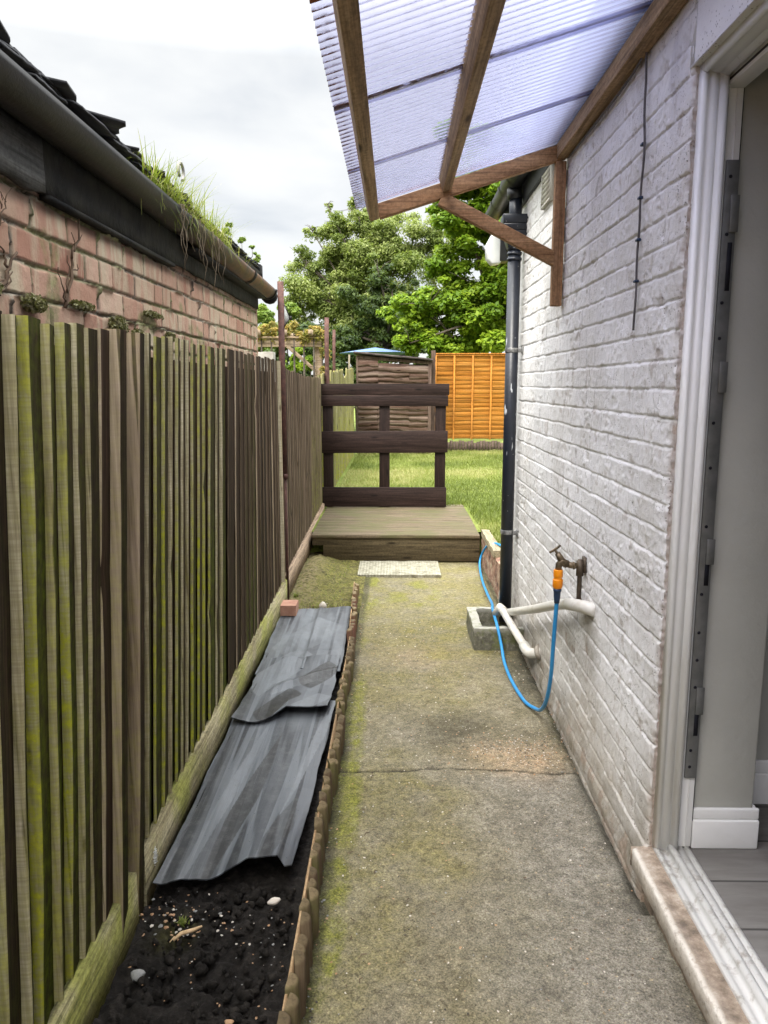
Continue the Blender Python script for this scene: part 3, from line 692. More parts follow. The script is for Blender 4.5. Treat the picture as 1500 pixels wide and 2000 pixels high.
# ---- concrete gully surround, waste pipes, tap, hose, cable
m_gul = G('mossy_concrete'); g = m_gul
n = g.noise(40, 7, .7); c = g.ramp(n, [(0.3, (0.05, 0.047, 0.034)), (0.55, (0.14, 0.135, 0.10)), (0.7, (0.28, 0.27, 0.23))])
zf = g.z(); c = g.mix(g.ramp(zf, [(0.10, 0.0), (0.128, 0.75)]), c, (0.42, 0.41, 0.36))
c = g.mix(g.ramp(g.noise(18, 6, .7), [(0.5, 0.0), (0.65, 0.7)]), c, (0.12, 0.14, 0.03))
m_gul = g.done(c, 0.9, g.bump(n, 0.006))
mb = MB(); gx0, gx1, gy0, gy1, gt = 0.452, 0.735, 4.215, 4.66, 0.13
def rough_box(mb, x0, x1, y0, y1, z0, z1, st=0.02, am=0.004, seed=0, attrs=None):
    def face(ax, val, a0, a1, b0, b1, fl):
        A, B = np.meshgrid(np.linspace(a0, a1, max(2, int((a1 - a0) / st) + 1)), np.linspace(b0, b1, max(2, int((b1 - b0) / st) + 1)), indexing='ij')
        C = np.full_like(A, val)
        P = np.stack({'x': (C, A, B), 'y': (A, C, B), 'z': (A, B, C)}[ax], -1)
        q = P / 0.03
        for k in range(3):
            o_ = 7.3 * k
            P[..., k] += am * 2 * (vn(q[..., 0] + q[..., 2] * 0.7 + o_, q[..., 1] + q[..., 2] * 1.3, seed + k) - 0.5)
        mb.grid(P)
    face('x', x0, y0, y1, z0, z1, 0); face('x', x1, y0, y1, z0, z1, 1); face('y', y0, x0, x1, z0, z1, 0); face('y', y1, x0, x1, z0, z1, 1); face('z', z0, x0, x1, y0, y1, 0); face('z', z1, x0, x1, y0, y1, 1)
rough_box(mb, gx0, gx1, gy0, gy0 + 0.045, -0.02, gt, seed=1); rough_box(mb, gx0, gx1, gy1 - 0.045, gy1, -0.02, gt, seed=2)
rough_box(mb, gx0, gx0 + 0.05, gy0 + 0.04, gy1 - 0.04, -0.02, gt + 0.001, seed=3)
mb.box(gx0 + 0.02, gx1, gy0 + 0.02, gy1 - 0.02, -0.02, 0.03)
tag(mb.build('drain_surround', m_gul, org=(0.6, 4.4, 0), smooth=False), 'mossy square concrete gully surround at the foot of the black downpipe', 'drain')
m_ws = G('aged_white_pipe'); g = m_ws
n = g.noise(12, 6, .7); m_ws = g.done(g.mix(g.ramp(n, [(0.5, 0.0), (0.75, 0.7)]), (0.62, 0.60, 0.54), (0.36, 0.29, 0.20)), 0.4, g.bump(n, 0.0008))
m_mort = simple('rough_mortar', (0.22, 0.19, 0.15), (0.42, 0.38, 0.32), 40, 0.9, 0.006)
wp = thing('waste_pipe', 'upper bent off-white waste pipe leaving the wall below the tap', 'pipe', (0.735, 2.8, 0.65))
mb = MB(); mb.tube([(0.70, 2.90, 0.655), (0.69, 3.0, 0.63), (0.682, 3.25, 0.55), (0.678, 3.6, 0.43), (0.672, 4.0, 0.30), (0.664, 4.42, 0.165)], 0.0215, 16); mb.build('pipe', m_ws, wp, smooth=True)
mb = MB(); mb.tube([(0.752, 2.76, 0.672), (0.735, 2.79, 0.672), (0.715, 2.84, 0.667), (0.702, 2.90, 0.655), (0.692, 2.99, 0.633)], [0.025, 0.025, 0.025, 0.0245, 0.024], 16); mb.build('elbow', m_ws, wp, smooth=True)
wp = thing('waste_pipe', 'lower straight off-white waste pipe with elbow beside the concrete gully', 'pipe', (0.735, 3.77, 0.17))
mb = MB(); mb.tube([(0.628, 4.36, 0.205), (0.66, 4.10, 0.165), (0.69, 3.86, 0.135)], 0.0215, 16); mb.build('pipe', m_ws, wp, smooth=True)
mb = MB(); mb.tube([(0.683, 3.90, 0.142), (0.690, 3.84, 0.133), (0.700, 3.80, 0.135), (0.720, 3.775, 0.145), (0.75, 3.765, 0.155)], [0.0275, 0.0275, 0.0265, 0.0255, 0.0255], 16); mb.build('elbow', m_ws, wp, smooth=True); mb = MB()
mb.tube([(0.635, 4.33, 0.20), (0.622, 4.38, 0.208), (0.60, 4.40, 0.16)], 0.026, 16); mb.build('elbow', m_ws, wp, smooth=True)
mb = MB(); mb.tube([(0.725, 3.773, 0.148), (0.745, 3.765, 0.155)], [0.036, 0.046], 12); mb.build('mortar_collar', m_mort, wp)

m_br = simple('old_brass', (0.10, 0.075, 0.045), (0.20, 0.155, 0.10), 40, 0.45, 0.0008, metal=0.7)
tap = thing('tap', 'old brass garden tap with crosshead on the white wall', 'tap', (0.735, 2.93, 0.8))
ty = 2.93
mb = MB(); mb.tube([(0.726, ty, 0.805), (0.69, ty, 0.806), (0.668, ty, 0.812)], 0.0125, 12); mb.tube([(0.672, ty, 0.81), (0.648, ty, 0.822), (0.640, ty, 0.81), (0.638, ty, 0.785)], [0.016, 0.017, 0.014, 0.013], 12)
mb.tube([(0.652, ty, 0.822), (0.632, ty, 0.855)], [0.015, 0.011], 10); mb.tube([(0.635, ty, 0.85), (0.622, ty, 0.868)], 0.005, 8); mb.tube([(0.70, ty, 0.806), (0.694, ty, 0.806)], 0.0165, 6)
mb.build('body', m_br, tap, smooth=True)
mb = MB(); mb.tube([(0.600, ty - 0.012, 0.860), (0.622, ty, 0.870), (0.645, ty + 0.012, 0.882)], [0.0045, 0.0055, 0.0045], 8); mb.build('handle', m_br, tap, smooth=True)
mb = MB(); mb.tube([(0.722, ty, 0.66), (0.722, ty, 0.83)], 0.0095, 12); mb.tube([(0.722, ty, 0.765), (0.722, ty, 0.825)], 0.015, 12); mb.tube([(0.722, ty, 0.645), (0.722, ty, 0.672)], 0.013, 12)
mb.box(0.733, 0.742, ty - 0.02, ty + 0.02, 0.78, 0.84); mb.build('supply_pipe', simple('bronze_pipe', (0.07, 0.055, 0.04), (0.13, 0.10, 0.07), 30, 0.5, metal=0.5), tap, smooth=True)

m_hose = simple('blue_hose', (0.02, 0.22, 0.50), (0.03, 0.26, 0.55), 6, 0.32, 0.0003)
hose = thing('hose', 'blue garden hose with orange connector looping from the brass tap', 'hose', (0.6, 3.5, 0))
def catmull(P, k=8):
    P = [Vector(p) for p in P]; P = [P[0] * 2 - P[1]] + P + [P[-1] * 2 - P[-2]]; out = []
    for i in range(1, len(P) - 2):
        for j in range(k):
            t = j / k; a, b, c_, d = P[i - 1:i + 3]
            out.append(0.5 * ((2 * b) + (-a + c_) * t + (2 * a - 5 * b + 4 * c_ - d) * t * t + (-a + 3 * b - 3 * c_ + d) * t ** 3))
    out.append(P[-2]); return out
hp = catmull([(0.637, 2.93, 0.672), (0.638, 2.95, 0.58), (0.640, 2.98, 0.46), (0.648, 3.04, 0.31), (0.653, 3.13, 0.17), (0.653, 3.24, 0.075), (0.645, 3.35, 0.032), (0.618, 3.48, 0.014), (0.598, 3.73, 0.011), (0.596, 3.98, 0.013),
              (0.597, 4.12, 0.06), (0.585, 4.20, 0.138), (0.588, 4.34, 0.150), (0.597, 4.54, 0.150), (0.612, 4.68, 0.143), (0.64, 5.10, 0.075), (0.668, 5.7, 0.025), (0.690, 6.10, 0.05), (0.712, 6.18, 0.12), (0.748, 6.06, 0.23), (0.79, 5.82, 0.29), (0.86, 5.5, 0.285), (0.95, 5.4, 0.27)])
mb = MB(); mb.tube(hp, 0.0085, 12); mb.build('tube', m_hose, hose, smooth=True)
m_or = simple('orange_plastic', (0.70, 0.22, 0.006), (0.75, 0.26, 0.01), 10, 0.35)
m_nv = simple('navy_plastic', (0.015, 0.03, 0.06), (0.02, 0.04, 0.08), 10, 0.4)
mb = MB(); mb.tube([(0.638, ty, 0.790), (0.638, ty, 0.786), (0.638, ty, 0.762), (0.638, ty, 0.760), (0.638, ty, 0.752), (0.638, ty, 0.749), (0.637, ty, 0.722), (0.637, ty, 0.712)], [0.017, 0.0185, 0.0185, 0.0165, 0.0165, 0.020, 0.0195, 0.014], 16)
cn = mb.build('connector', m_or, hose, smooth=False, bevel=0.001)
mb = MB(); mb.tube([(0.637, ty, 0.714), (0.637, ty, 0.704), (0.637, ty + .001, 0.70), (0.637, ty + .001, 0.685), (0.637, ty + .002, 0.665), (0.637, ty + .003, 0.655)], [0.016, 0.0165, 0.0145, 0.0135, 0.0115, 0.011], 14); mb.build('connector_tail', m_nv, cn)

m_cab = simple('grey_cable', (0.06, 0.055, 0.055), (0.12, 0.11, 0.11), 30, 0.6)
cable = thing('cable', 'thin dark cable clipped down the white wall beside the doorway', 'cable', (0.73, 2.42, 1.68))
cp = [(0.729, 2.42 + 0.012 * math.sin(z_ * 11) * sstep(1.95, 2.2, z_) + 0.004 * math.sin(z_ * 31), z_) for z_ in np.linspace(1.665, 2.455, 40)]
cp += [(0.728, 2.44, 2.470), (0.727, 2.46, 2.466), (0.727, 2.48, 2.452), (0.7275, 2.55, 2.443), (0.728, 2.75, 2.438), (0.728, 2.95, 2.440), (0.728, 3.2, 2.442), (0.728, 3.45, 2.446)]
mb = MB(); mb.tube(cp, 0.0036, 8); mb.build('wire', m_cab, cable, smooth=True)
for z_ in (2.20, 2.05, 1.93, 1.81):
    mb = MB(); mb.box(0.724, 0.735, 2.413, 2.431, z_ - 0.004, z_ + 0.004); mb.tube([(0.7235, 2.431, z_), (0.735, 2.431, z_)], 0.003, 8); mb.build('cable_clip', m_nv, cable)

# ================================================================== CANOPY
m_cw = wood('canopy_timber', (0.13, 0.075, 0.035), (0.27, 0.175, 0.092), (0.40, 0.285, 0.165), 'y', 0.8)
m_cwx = wood('canopy_timber_cross', (0.13, 0.06, 0.025), (0.28, 0.16, 0.078), (0.42, 0.26, 0.14), 'x', 0.8)
m_cwz = wood('canopy_timber_upright', (0.09, 0.038, 0.018), (0.27, 0.15, 0.075), (0.42, 0.26, 0.145), 'z', 0.45)
can = thing('canopy', 'timber lean-to canopy with clear corrugated roof sheets above the path', 'canopy', (0.3, 3.5, 1.85))
PT = math.atan(0.306); cP, sP = math.cos(PT), math.sin(PT)
dx = np.array((cP, 0, sP)); dn = np.array((-sP, 0, cP)); dy = np.array((0, 1.0, 0))
YE = 3.50
def purlin(name, x, zb, w=0.042, h=0.066, y0=-1.2, y1=YE, rot=True, mat=None):
    a, b = (dx, dn) if rot else (np.array((1., 0, 0)), np.array((0, 0, 1.)))
    c = np.array((x, (y0 + y1) / 2, zb)) + a * w / 2 + b * h / 2
    mb = MB(); mb.obox(c, a * w / 2, dy * (y1 - y0) / 2, b * h / 2); return mb.build(name, mat or m_cw, can, bevel=0.003)
purlin('front_beam', -0.110, 2.200)
purlin('purlin', 0.203, 2.318, w=0.040, h=0.070, y1=YE - 0.002)
purlin('wall_plate', 0.688, 2.455, w=0.049, h=0.062, rot=False, y1=YE - 0.001)
# end rafter
mb = MB(); a_ = np.array((-0.068, YE + 0.0, 2.2155)); L_ = (0.735 - (-0.068)) / cP
mb.obox(a_ + dx * L_ / 2 + dn * 0.031 + dy * 0.0215, dx * L_ / 2, dy * 0.0215, dn * 0.031); mb.build('end_rafter', m_cwx, can, bevel=0.003)
mb = MB(); mb.box(0.688, 0.733, YE + 0.001, YE + 0.047, 1.845, 2.448); mb.build('wall_post', m_cwz, can, bevel=0.003)
g = G('brace_timber'); 
m_brc = m_cwx
mb = MB(); A_ = Vector((0.195, YE + 0.022, 2.298)); B_ = Vector((0.715, YE + 0.022, 2.035)); mb.bar(A_, B_, 0.042, 0.056); mb.build('brace', m_brc, can, bevel=0.003)
# corrugated translucent sheets
g = G('corrugated_clear')
tr = g.n('ShaderNodeBsdfTransparent'); tr.inputs['Color'].default_value = (0.65, 0.645, 0.765, 1)
tl = g.n('ShaderNodeBsdfTranslucent'); tl.inputs['Color'].default_value = (0.31, 0.335, 0.52, 1)
gl = g.n('ShaderNodeBsdfGlossy'); gl.inputs['Color'].default_value = (0.9, 0.9, 1, 1); gl.inputs['Roughness'].default_value = 0.12
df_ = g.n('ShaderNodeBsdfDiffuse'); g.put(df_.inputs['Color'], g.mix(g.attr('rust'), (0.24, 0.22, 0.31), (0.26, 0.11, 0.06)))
lw = g.n('ShaderNodeLayerWeight'); lw.inputs['Blend'].default_value = 0.35
m1 = g.n('ShaderNodeMixShader'); g.L(g.math('ADD', g.ramp(g.attr('ridge'), [(0.0, 0.08), (0.5, 0.28), (1.0, 0.85)]), g.attr('blue_reflect'), True), m1.inputs[0]); g.L(tr.outputs[0], m1.inputs[1]); g.L(tl.outputs[0], m1.inputs[2])  # bluish translucency raised towards the wall imitates a pale reflection there
m2_ = g.n('ShaderNodeMixShader'); g.L(g.math('MULTIPLY', lw.outputs['Fresnel'], 0.5), m2_.inputs[0]); g.L(m1.outputs[0], m2_.inputs[1]); g.L(gl.outputs[0], m2_.inputs[2])
m3_ = g.n('ShaderNodeMixShader'); dirt_and_refraction = g.math('ADD', g.math('ADD', g.ramp(g.noise(20, 6, .7), [(0.5, 0.03), (0.75, 0.16)]), g.math('MULTIPLY', g.attr('ridge'), 0.42)), g.math('MULTIPLY', g.attr('rust'), g.ramp(g.noise(35, 6, .75, vec=g.sc((1, 4, 1))), [(0.42, 0.15), (0.55, 0.95)])), True)  # real dirt and rust, plus dark corrugation lines painted in for refraction
g.L(dirt_and_refraction, m3_.inputs[0]); g.L(m2_.outputs[0], m3_.inputs[1]); g.L(df_.outputs[0], m3_.inputs[2]); g.L(m3_.outputs[0], g.out.inputs['Surface'])
m_poly = g.mat
pitch = 0.0365
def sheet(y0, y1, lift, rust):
    X = np.array([-0.175, -0.15, -0.12, -0.08, 0.0, 0.1, 0.2, 0.3, 0.4, 0.5, 0.6, 0.66, 0.71]); Yv = np.arange(y0, y1, pitch / 10)
    A, B = np.meshgrid(X, Yv, indexing='ij')
    ph = np.cos(2 * math.pi * B / pitch)
    base = 2.2115 + (A + 0.110) * 0.306 + 0.074 + lift
    P = np.stack([A - sP * 0.0042 * ph * 0, B, base + 0.0055 * ph], -1)
    lap = np.clip(np.maximum(1 - np.abs(B - y0 - 0.03) / 0.03, 1 - np.abs(y1 - 0.012 - B) / 0.012), 0, 1) 
    r = np.clip((1 - np.abs(B - y0 - 0.014) / 0.016) * 1.6, 0, 1) * rust * (1 - sstep(0.15, 0.35, A) * 0.8)
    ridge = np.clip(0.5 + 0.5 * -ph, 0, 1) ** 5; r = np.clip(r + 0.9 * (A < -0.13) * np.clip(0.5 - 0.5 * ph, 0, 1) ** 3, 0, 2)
    mb = MB(); mb.grid(P, attrs=dict(ridge=np.clip(ridge + lap * 0.45, 0, 1), rust=r, blue_reflect=0.62 * sstep(0.15, 0.60, A)))
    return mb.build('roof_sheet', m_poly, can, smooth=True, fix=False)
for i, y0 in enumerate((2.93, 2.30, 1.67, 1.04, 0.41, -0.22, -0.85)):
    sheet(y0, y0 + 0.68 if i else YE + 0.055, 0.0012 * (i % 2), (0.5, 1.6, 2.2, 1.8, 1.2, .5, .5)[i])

# ================================================================== OUTBUILDING (left)
def m_brickwall():
    g = G('old_pink_brick')
    br = g.attr('bid'); br2 = g.attr('bid2')
    n = g.noise(14, 6, 0.65); st = g.noise(9, 5, 0.6, vec=g.sc((1, 2.2, 0.35)))
    base = g.ramp(br, [(0.0, (0.34, 0.175, 0.125)), (0.45, (0.46, 0.275, 0.20)), (1.0, (0.54, 0.38, 0.29))])
    base = g.mix(g.ramp(n, [(0.35, 0.45), (0.6, 0.0)]), base, (0.30, 0.16, 0.11))
    base = g.mix(g.math('MULTIPLY', g.ramp(st, [(0.44, 0.0), (0.58, 0.95)]), g.ramp(br2, [(0.2, 0.25), (0.8, 1.0)])), base, (0.50, 0.43, 0.31))
    mort = g.ramp(g.noise(45, 6, 0.7), [(0.35, (0.13, 0.11, 0.085)), (0.55, (0.33, 0.30, 0.24)), (0.7, (0.46, 0.44, 0.37))])
    c = g.mix(g.attr('mort'), base, mort)
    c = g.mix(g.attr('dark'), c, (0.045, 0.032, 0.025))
    c = g.mix(g.math('MULTIPLY', g.attr('moss'), g.ramp(g.noise(60, 5, .7), [(0.3, 0.3), (0.6, 1.0)]), True), c, g.ramp(g.noise(50, 4), [(0.3, (0.10, 0.105, 0.04)), (0.7, (0.30, 0.31, 0.14))]))
    h = g.math('ADD', n, g.noise(110, 5, 0.7))
    return g.done(c, 0.9, g.bump(h, 0.003), spec=0.25)
ob = thing('outbuilding', 'old pink brick outbuilding with black eaves behind the left fence', 'outbuilding', (-0.9, 3.0, 0))
Yb = np.arange(0.9, 4.955, 0.0055); Zb = np.concatenate([np.arange(-0.16, 1.45, 0.1), np.arange(1.46, 2.0, 0.0045)])
A, B = np.meshgrid(Yb, Zb, indexing='ij')
h, m_, b1, (b2, dz_, fz_) = brick_height(A, B, L=0.2085, H=0.0797, z0=1.945, y0=1.794, groove=0.010, seed=300, jw=0.0075, edge=0.005)
bulge = sstep(0.50, 0.72, fbm(A * 6, B * 14, 301, 5)) * m_ * (fz_ > 0.4) 
xx = -0.87 + h + 0.022 * bulge + 0.003 * (fbm(A * 50, B * 50, 302) - 0.5)
vert = (np.minimum(fz_, 1 - fz_) > 0.15)
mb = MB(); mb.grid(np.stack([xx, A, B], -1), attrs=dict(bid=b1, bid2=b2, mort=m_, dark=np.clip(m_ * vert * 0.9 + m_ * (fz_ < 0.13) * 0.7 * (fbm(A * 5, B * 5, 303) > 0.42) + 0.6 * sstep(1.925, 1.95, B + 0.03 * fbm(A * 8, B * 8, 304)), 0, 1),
    moss=np.clip(sstep(0.48, 0.62, fbm(A * 3, B * 5, 305)) * m_ + 1.0 * bulge * sstep(.4, .6, fbm(A * 4, B * 4, 306)) + 0.8 * sstep(0.62, 0.7, fbm(A * 5, B * 7, 307)), 0, 1)))
mb.box(-3.2, -0.882, -1.5, 4.952, -0.16, 1.99)
mb.box(-0.8815, -0.8695, 4.938, 4.956, -0.16, 1.99)
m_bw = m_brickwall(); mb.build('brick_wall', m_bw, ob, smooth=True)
g = G('charred_fascia_m'); n = g.noise(9, 6, .65); m_bf0 = None
m_bf = simple('charred_fascia', (0.006, 0.0065, 0.008), (0.026, 0.025, 0.021), 9, 0.8, 0.006, bscale=30)
def wavy_board(mb, x0, x1, y0, y1, zb, zt, seed, amp=0.006, n=60):
    Y_ = np.linspace(y0, y1, n); P = np.zeros((n, 7, 3)); zz_ = zb + amp * 2 * (fbm(Y_ * 9, Y_ * 0, seed) - 0.5)
    xo = x1 + 0.003 * (fbm(Y_ * 12, Y_ * 0, seed + 1) - 0.5)
    for j, (px_, pz_) in enumerate([(0, 1), (1, 1), (1, 0.6), (1, 0.3), (1, 0), (0, 0), (0, 1)]):
        xj = x0 + (xo - x0) * px_ + (0.004 * (fbm(Y_ * 20, Y_ * 0 + j, seed + 2) - 0.5) if px_ else 0)
        P[:, j] = np.stack([xj, Y_, zz_ + (zt - zz_) * pz_], -1)
    mb.grid(P)
mb = MB(); wavy_board(mb, -0.868, -0.851, 1.95, 3.05, 1.958, 2.14, 310); wavy_board(mb, -0.868, -0.856, 3.06, 4.93, 1.966, 2.11, 311)
mb.box(-0.8685, -0.842, 1.96, 3.04, 1.946, 1.957); mb.box(-0.868, -0.800, 3.2, 4.93, 2.03, 2.045); mb.box(-0.868, -0.858, -1.4, 1.2, 1.96, 2.14)
mb.build('fascia_board', m_bf, ob)
m_gb = wood('weathered_grey_board', (0.02, 0.02, 0.02), (0.075, 0.075, 0.072), (0.13, 0.13, 0.125), 'y', 0.7, bump=0.004)
mb = MB(); wavy_board(mb, -0.868, -0.846, 1.2, 1.945, 1.955, 2.085, 312, 0.012)
mb.build('weathered_board', m_gb, ob)
mb = MB(); wavy_board(mb, -0.868, -0.860, 1.2, 1.95, 2.083, 2.14, 313); mb.build('fascia_strip', m_bf, ob)
# roof: deck and courses of rough slates, some slipped
m_sl = G('dark_slates'); g = m_sl
n = g.noise(12, 6, .7); c = g.ramp(n, [(0.3, (0.006, 0.0065, 0.009)), (0.6, (0.016, 0.016, 0.019)), (0.75, (0.035, 0.032, 0.03))])
m_sl = g.done(c, 0.7, g.bump(n, 0.003))
pr = R(14)
mb = MB(); tp = math.tan(pr)
mb.prism([(-0.78, 2.145), (-3.2, 2.145 + 2.42 * tp), (-3.2, 2.11 + 2.42 * tp), (-0.80, 2.115)], 'y', -1.5, 4.62)
mb.build('roof', m_sl, ob)
def slate(mb, x, y, z, w, l, t, tilt, yaw, skew, seed, roll=0.0):
    """irregular thin slab; x,y,z = lower outer edge centre"""
    r_ = random.Random(seed); k = 9
    pts = [(-w / 2 + w * i / (k - 1), r_.uniform(-0.006, 0.006) + skew * (i / (k - 1) - 0.5)) for i in range(k)]
    top = [(p[0], l) for p in pts[::-1]]
    poly = pts + top; V = []
    for dzz in (0, t):
        for (a, b) in poly:
            # a along y, b up-slope (-x)
            ya, xa = a * math.cos(yaw) - b * math.sin(yaw), a * math.sin(yaw) + b * math.cos(yaw)
            V.append((x - xa * math.cos(tilt), y + ya, z + xa * math.sin(tilt) + dzz + r_.uniform(-.001, .001) + a * math.tan(roll)))
    n_ = len(poly); F = [tuple(range(n_))[::-1], tuple(range(n_, 2 * n_))] + [(i, (i + 1) % n_, n_ + (i + 1) % n_, n_ + i) for i in range(n_)]
    mb._add(V, F)
mb = MB(); rs = random.Random(5)
for lay, (x_, zb) in enumerate(((-0.762, 2.150), (-0.780, 2.168), (-0.79, 2.183), (-0.80, 2.196))):
    y_ = 0.8 + 0.1 * lay
    while y_ < 4.6:
        w = rs.uniform(0.17, 0.30); 
        if y_ + w > 4.66: break
        if lay < 2 or rs.random() < (0.92 if lay == 2 else 0.55):
            slate(mb, x_ + rs.uniform(-0.012, 0.008), y_ + w / 2, zb + rs.uniform(-0.004, 0.006), w - 0.006, 0.34, 0.006, pr + rs.uniform(-0.02, 0.05), rs.uniform(-.04, .04), rs.uniform(-.012, .012), rs.randint(0, 9999), rs.uniform(-.03, .03))
        y_ += w
mb.build('slate_courses', m_sl, ob)
for (x_, y_, z_, w, tilt, yaw, roll) in ((-0.79, 1.42, 2.192, 0.24, 0.21, 0.06, -0.03), (-0.785, 1.68, 2.188, 0.22, 0.21, 0.08, -0.03), (-0.785, 2.02, 2.186, 0.30, 0.19, 0.10, 0.02), (-0.765, 2.26, 2.192, 0.24, 0.21, 0.28, 0.02), (-0.785, 2.75, 2.189, 0.24, 0.21, 0.12, 0.03), (-0.78, 3.05, 2.188, 0.22, 0.19, -0.06, 0.02), (-0.785, 2.50, 2.187, 0.22, 0.19, 0.05, 0.0)):
    mb = MB(); slate(mb, x_, y_, z_, w, 0.3, 0.007, tilt, yaw, 0.05, int(y_ * 100), roll); mb.build('loose_slate', m_sl, ob)
mb = MB(); pts = [(-0.79 + 0.0, 2.98 + 0.035 * math.cos(a), 2.275 + 0.030 * math.sin(a)) for a in np.linspace(-1.2, 4.0, 14)]; mb.tube(pts, 0.006, 6); mb.build('wire_curl', simple('weathered_wire', (0.2, 0.19, 0.17), (0.3, 0.29, 0.27)), ob)
mb = MB(); mb.box(-0.86, -0.78, 4.6, 4.67, 2.09, 2.19); mb.box(-3.2, -0.78, 4.62, 4.66, 2.10, 2.145); mb.build('verge_board', m_bf, ob, bevel=0.004)
m_og = G('grimy_gutter'); g = m_og
n = g.noise(6, 6, 0.6, vec=g.sc((3, 0.8, 3))); c = g.ramp(n, [(0.35, (0.006, 0.006, 0.006)), (0.6, (0.015, 0.0135, 0.011))])
c = g.mix(g.attr('rust'), c, g.ramp(g.noise(14, 6, .7), [(0.35, (0.05, 0.055, 0.05)), (0.6, (0.16, 0.08, 0.045))]))
m_og = g.done(c, 0.5, g.bump(g.noise(60, 5, .7), 0.001), spec=0.3)
og = thing('gutter', 'grimy black half round gutter along the pink brick outbuilding with grass growing in it', 'gutter', (-0.8, 3, 2.06))
def oz(y): return 2.122 - 0.0105 * (y - 1.65)
mb = MB(); halfgutter(mb, -0.80, oz(0.6), 0.056, 0.6, 2.93, oz(2.93), n=30, attrs=dict(rust=np.zeros((30, 31)))); mb.build('channel', m_og, og)
mb = MB(); halfgutter(mb, -0.80, oz(2.9) + .004, 0.0555, 2.97, 4.25, oz(4.25), n=20, attrs=dict(rust=np.tile(np.linspace(0.1, 0.9, 20)[:, None], (1, 31)))); halfgutter(mb, -0.80, oz(4.2) + .002, 0.0535, 4.25, 4.99, oz(4.99), n=20, attrs=dict(rust=np.tile(np.linspace(1, .8, 20)[:, None], (1, 31)))); mb.build('channel', m_og, og)
for y_ in (4.22, 4.93): mb = MB(); halfgutter(mb, -0.80, oz(y_), 0.0605, y_, y_ + 0.035, n=2, t=0.005); mb.build('union', m_bf, og)
mb = MB(); mb.tube([(-0.80, 4.99, oz(4.99) - 0.03), (-0.80, 5.04, oz(4.99) - 0.03)], 0.05, 12); mb.build('stop_end', m_bf, og)

# ---- grass tufts hanging out of the gutter, seedlings, dead vines
m_tuft = leaf_mat('gutter_grass', (0.07, 0.105, 0.014), (0.16, 0.20, 0.03), (0.34, 0.30, 0.12), 0.35)
def tuft(yc, spread, n_, hl, straw, label, seed, outb=0.5):
    r_ = np.random.default_rng(seed); V = []; F = []; vv = []
    for i in range(n_):
        y0 = yc + r_.normal(0, spread); p = np.array((-0.80 + r_.uniform(-0.03, 0.045), y0, oz(y0) - 0.01)); L = r_.uniform(*hl)
        a = r_.uniform(-1.9, 1.5); d = np.array((math.cos(a) * outb + 0.25, math.sin(a), 0)); d /= np.linalg.norm(d)
        lean = r_.uniform(0.25, 1.1); dr = r_.uniform(0.1, 1.0) if r_.random() < 0.75 else r_.uniform(1.2, 2.6)
        w = r_.uniform(0.0016, 0.0034); sd = np.cross(d, (0, 0, 1)); b = len(V); S_ = 7
        col = np.clip(r_.normal(0.35, 0.2) + (0.6 if r_.random() < straw else 0), 0, 1)
        for k in range(S_ + 1):
            t = k / S_; c = p + d * lean * L * (t * 0.6 + 0.4 * t * t) + np.array((0, 0, 1)) * L * (t - dr * t * t * 0.62)
            ww = w * (1 - t) + 0.0003; V += [c - sd * ww, c + sd * ww]; vv += [col, col]
        F += [(b + 2 * k, b + 2 * k + 1, b + 2 * k + 3, b + 2 * k + 2) for k in range(S_)]
    mb = MB(); mb._add(V, np.array(F), 0, dict(v=np.array(vv))); o = mb.build('grass_tuft', m_tuft, org=(-0.8, yc, oz(yc)), fix=False)
    tag(o, label, 'grass tuft', 'grass tufts in the outbuilding gutter')
tuft(2.66, 0.12, 230, (0.07, 0.17), 0.12, 'dense green grass tuft at the near end of the outbuilding gutter growth', 1)
tuft(2.98, 0.14, 260, (0.08, 0.19), 0.45, 'straw-streaked middle grass tuft drooping over the outbuilding gutter edge', 2, 0.9)
tuft(3.42, 0.12, 240, (0.07, 0.17), 0.30, 'spiky yellow-green grass tuft farthest along the outbuilding gutter', 3)
tuft(3.95, 0.15, 34, (0.05, 0.12), 0.95, 'sparse dry grass sprigs in the gutter near its rusty joint', 4)
m_root = simple('dry_roots', (0.10, 0.075, 0.05), (0.22, 0.18, 0.13), 30, 0.9)
mb = MB(); rs = random.Random(12)
for i in range(16):
    y_ = rs.uniform(2.75, 3.45); x_ = -0.742; z_ = oz(y_) + 0.004; L = rs.uniform(0.05, 0.24)
    pts = [(x_ - 0.02, y_, z_)] + [(x_ + 0.004 + 0.008 * rs.uniform(-1, 1), y_ + 0.02 * math.sin(k * 1.3 + i) * k / 5, z_ - L * k / 5) for k in range(0, 6)]
    mb.tube(pts, [0.0022] * 2 + [0.0018] * 3 + [0.0012] * 2, 5)
tag(mb.build('hanging_roots', m_root, org=(-0.74, 3.1, 2.0)), 'dry pale roots hanging over the outbuilding gutter below the grass', 'roots')
m_vine = simple('dead_vine', (0.07, 0.045, 0.03), (0.16, 0.11, 0.075), 30, 0.9, 0.001)
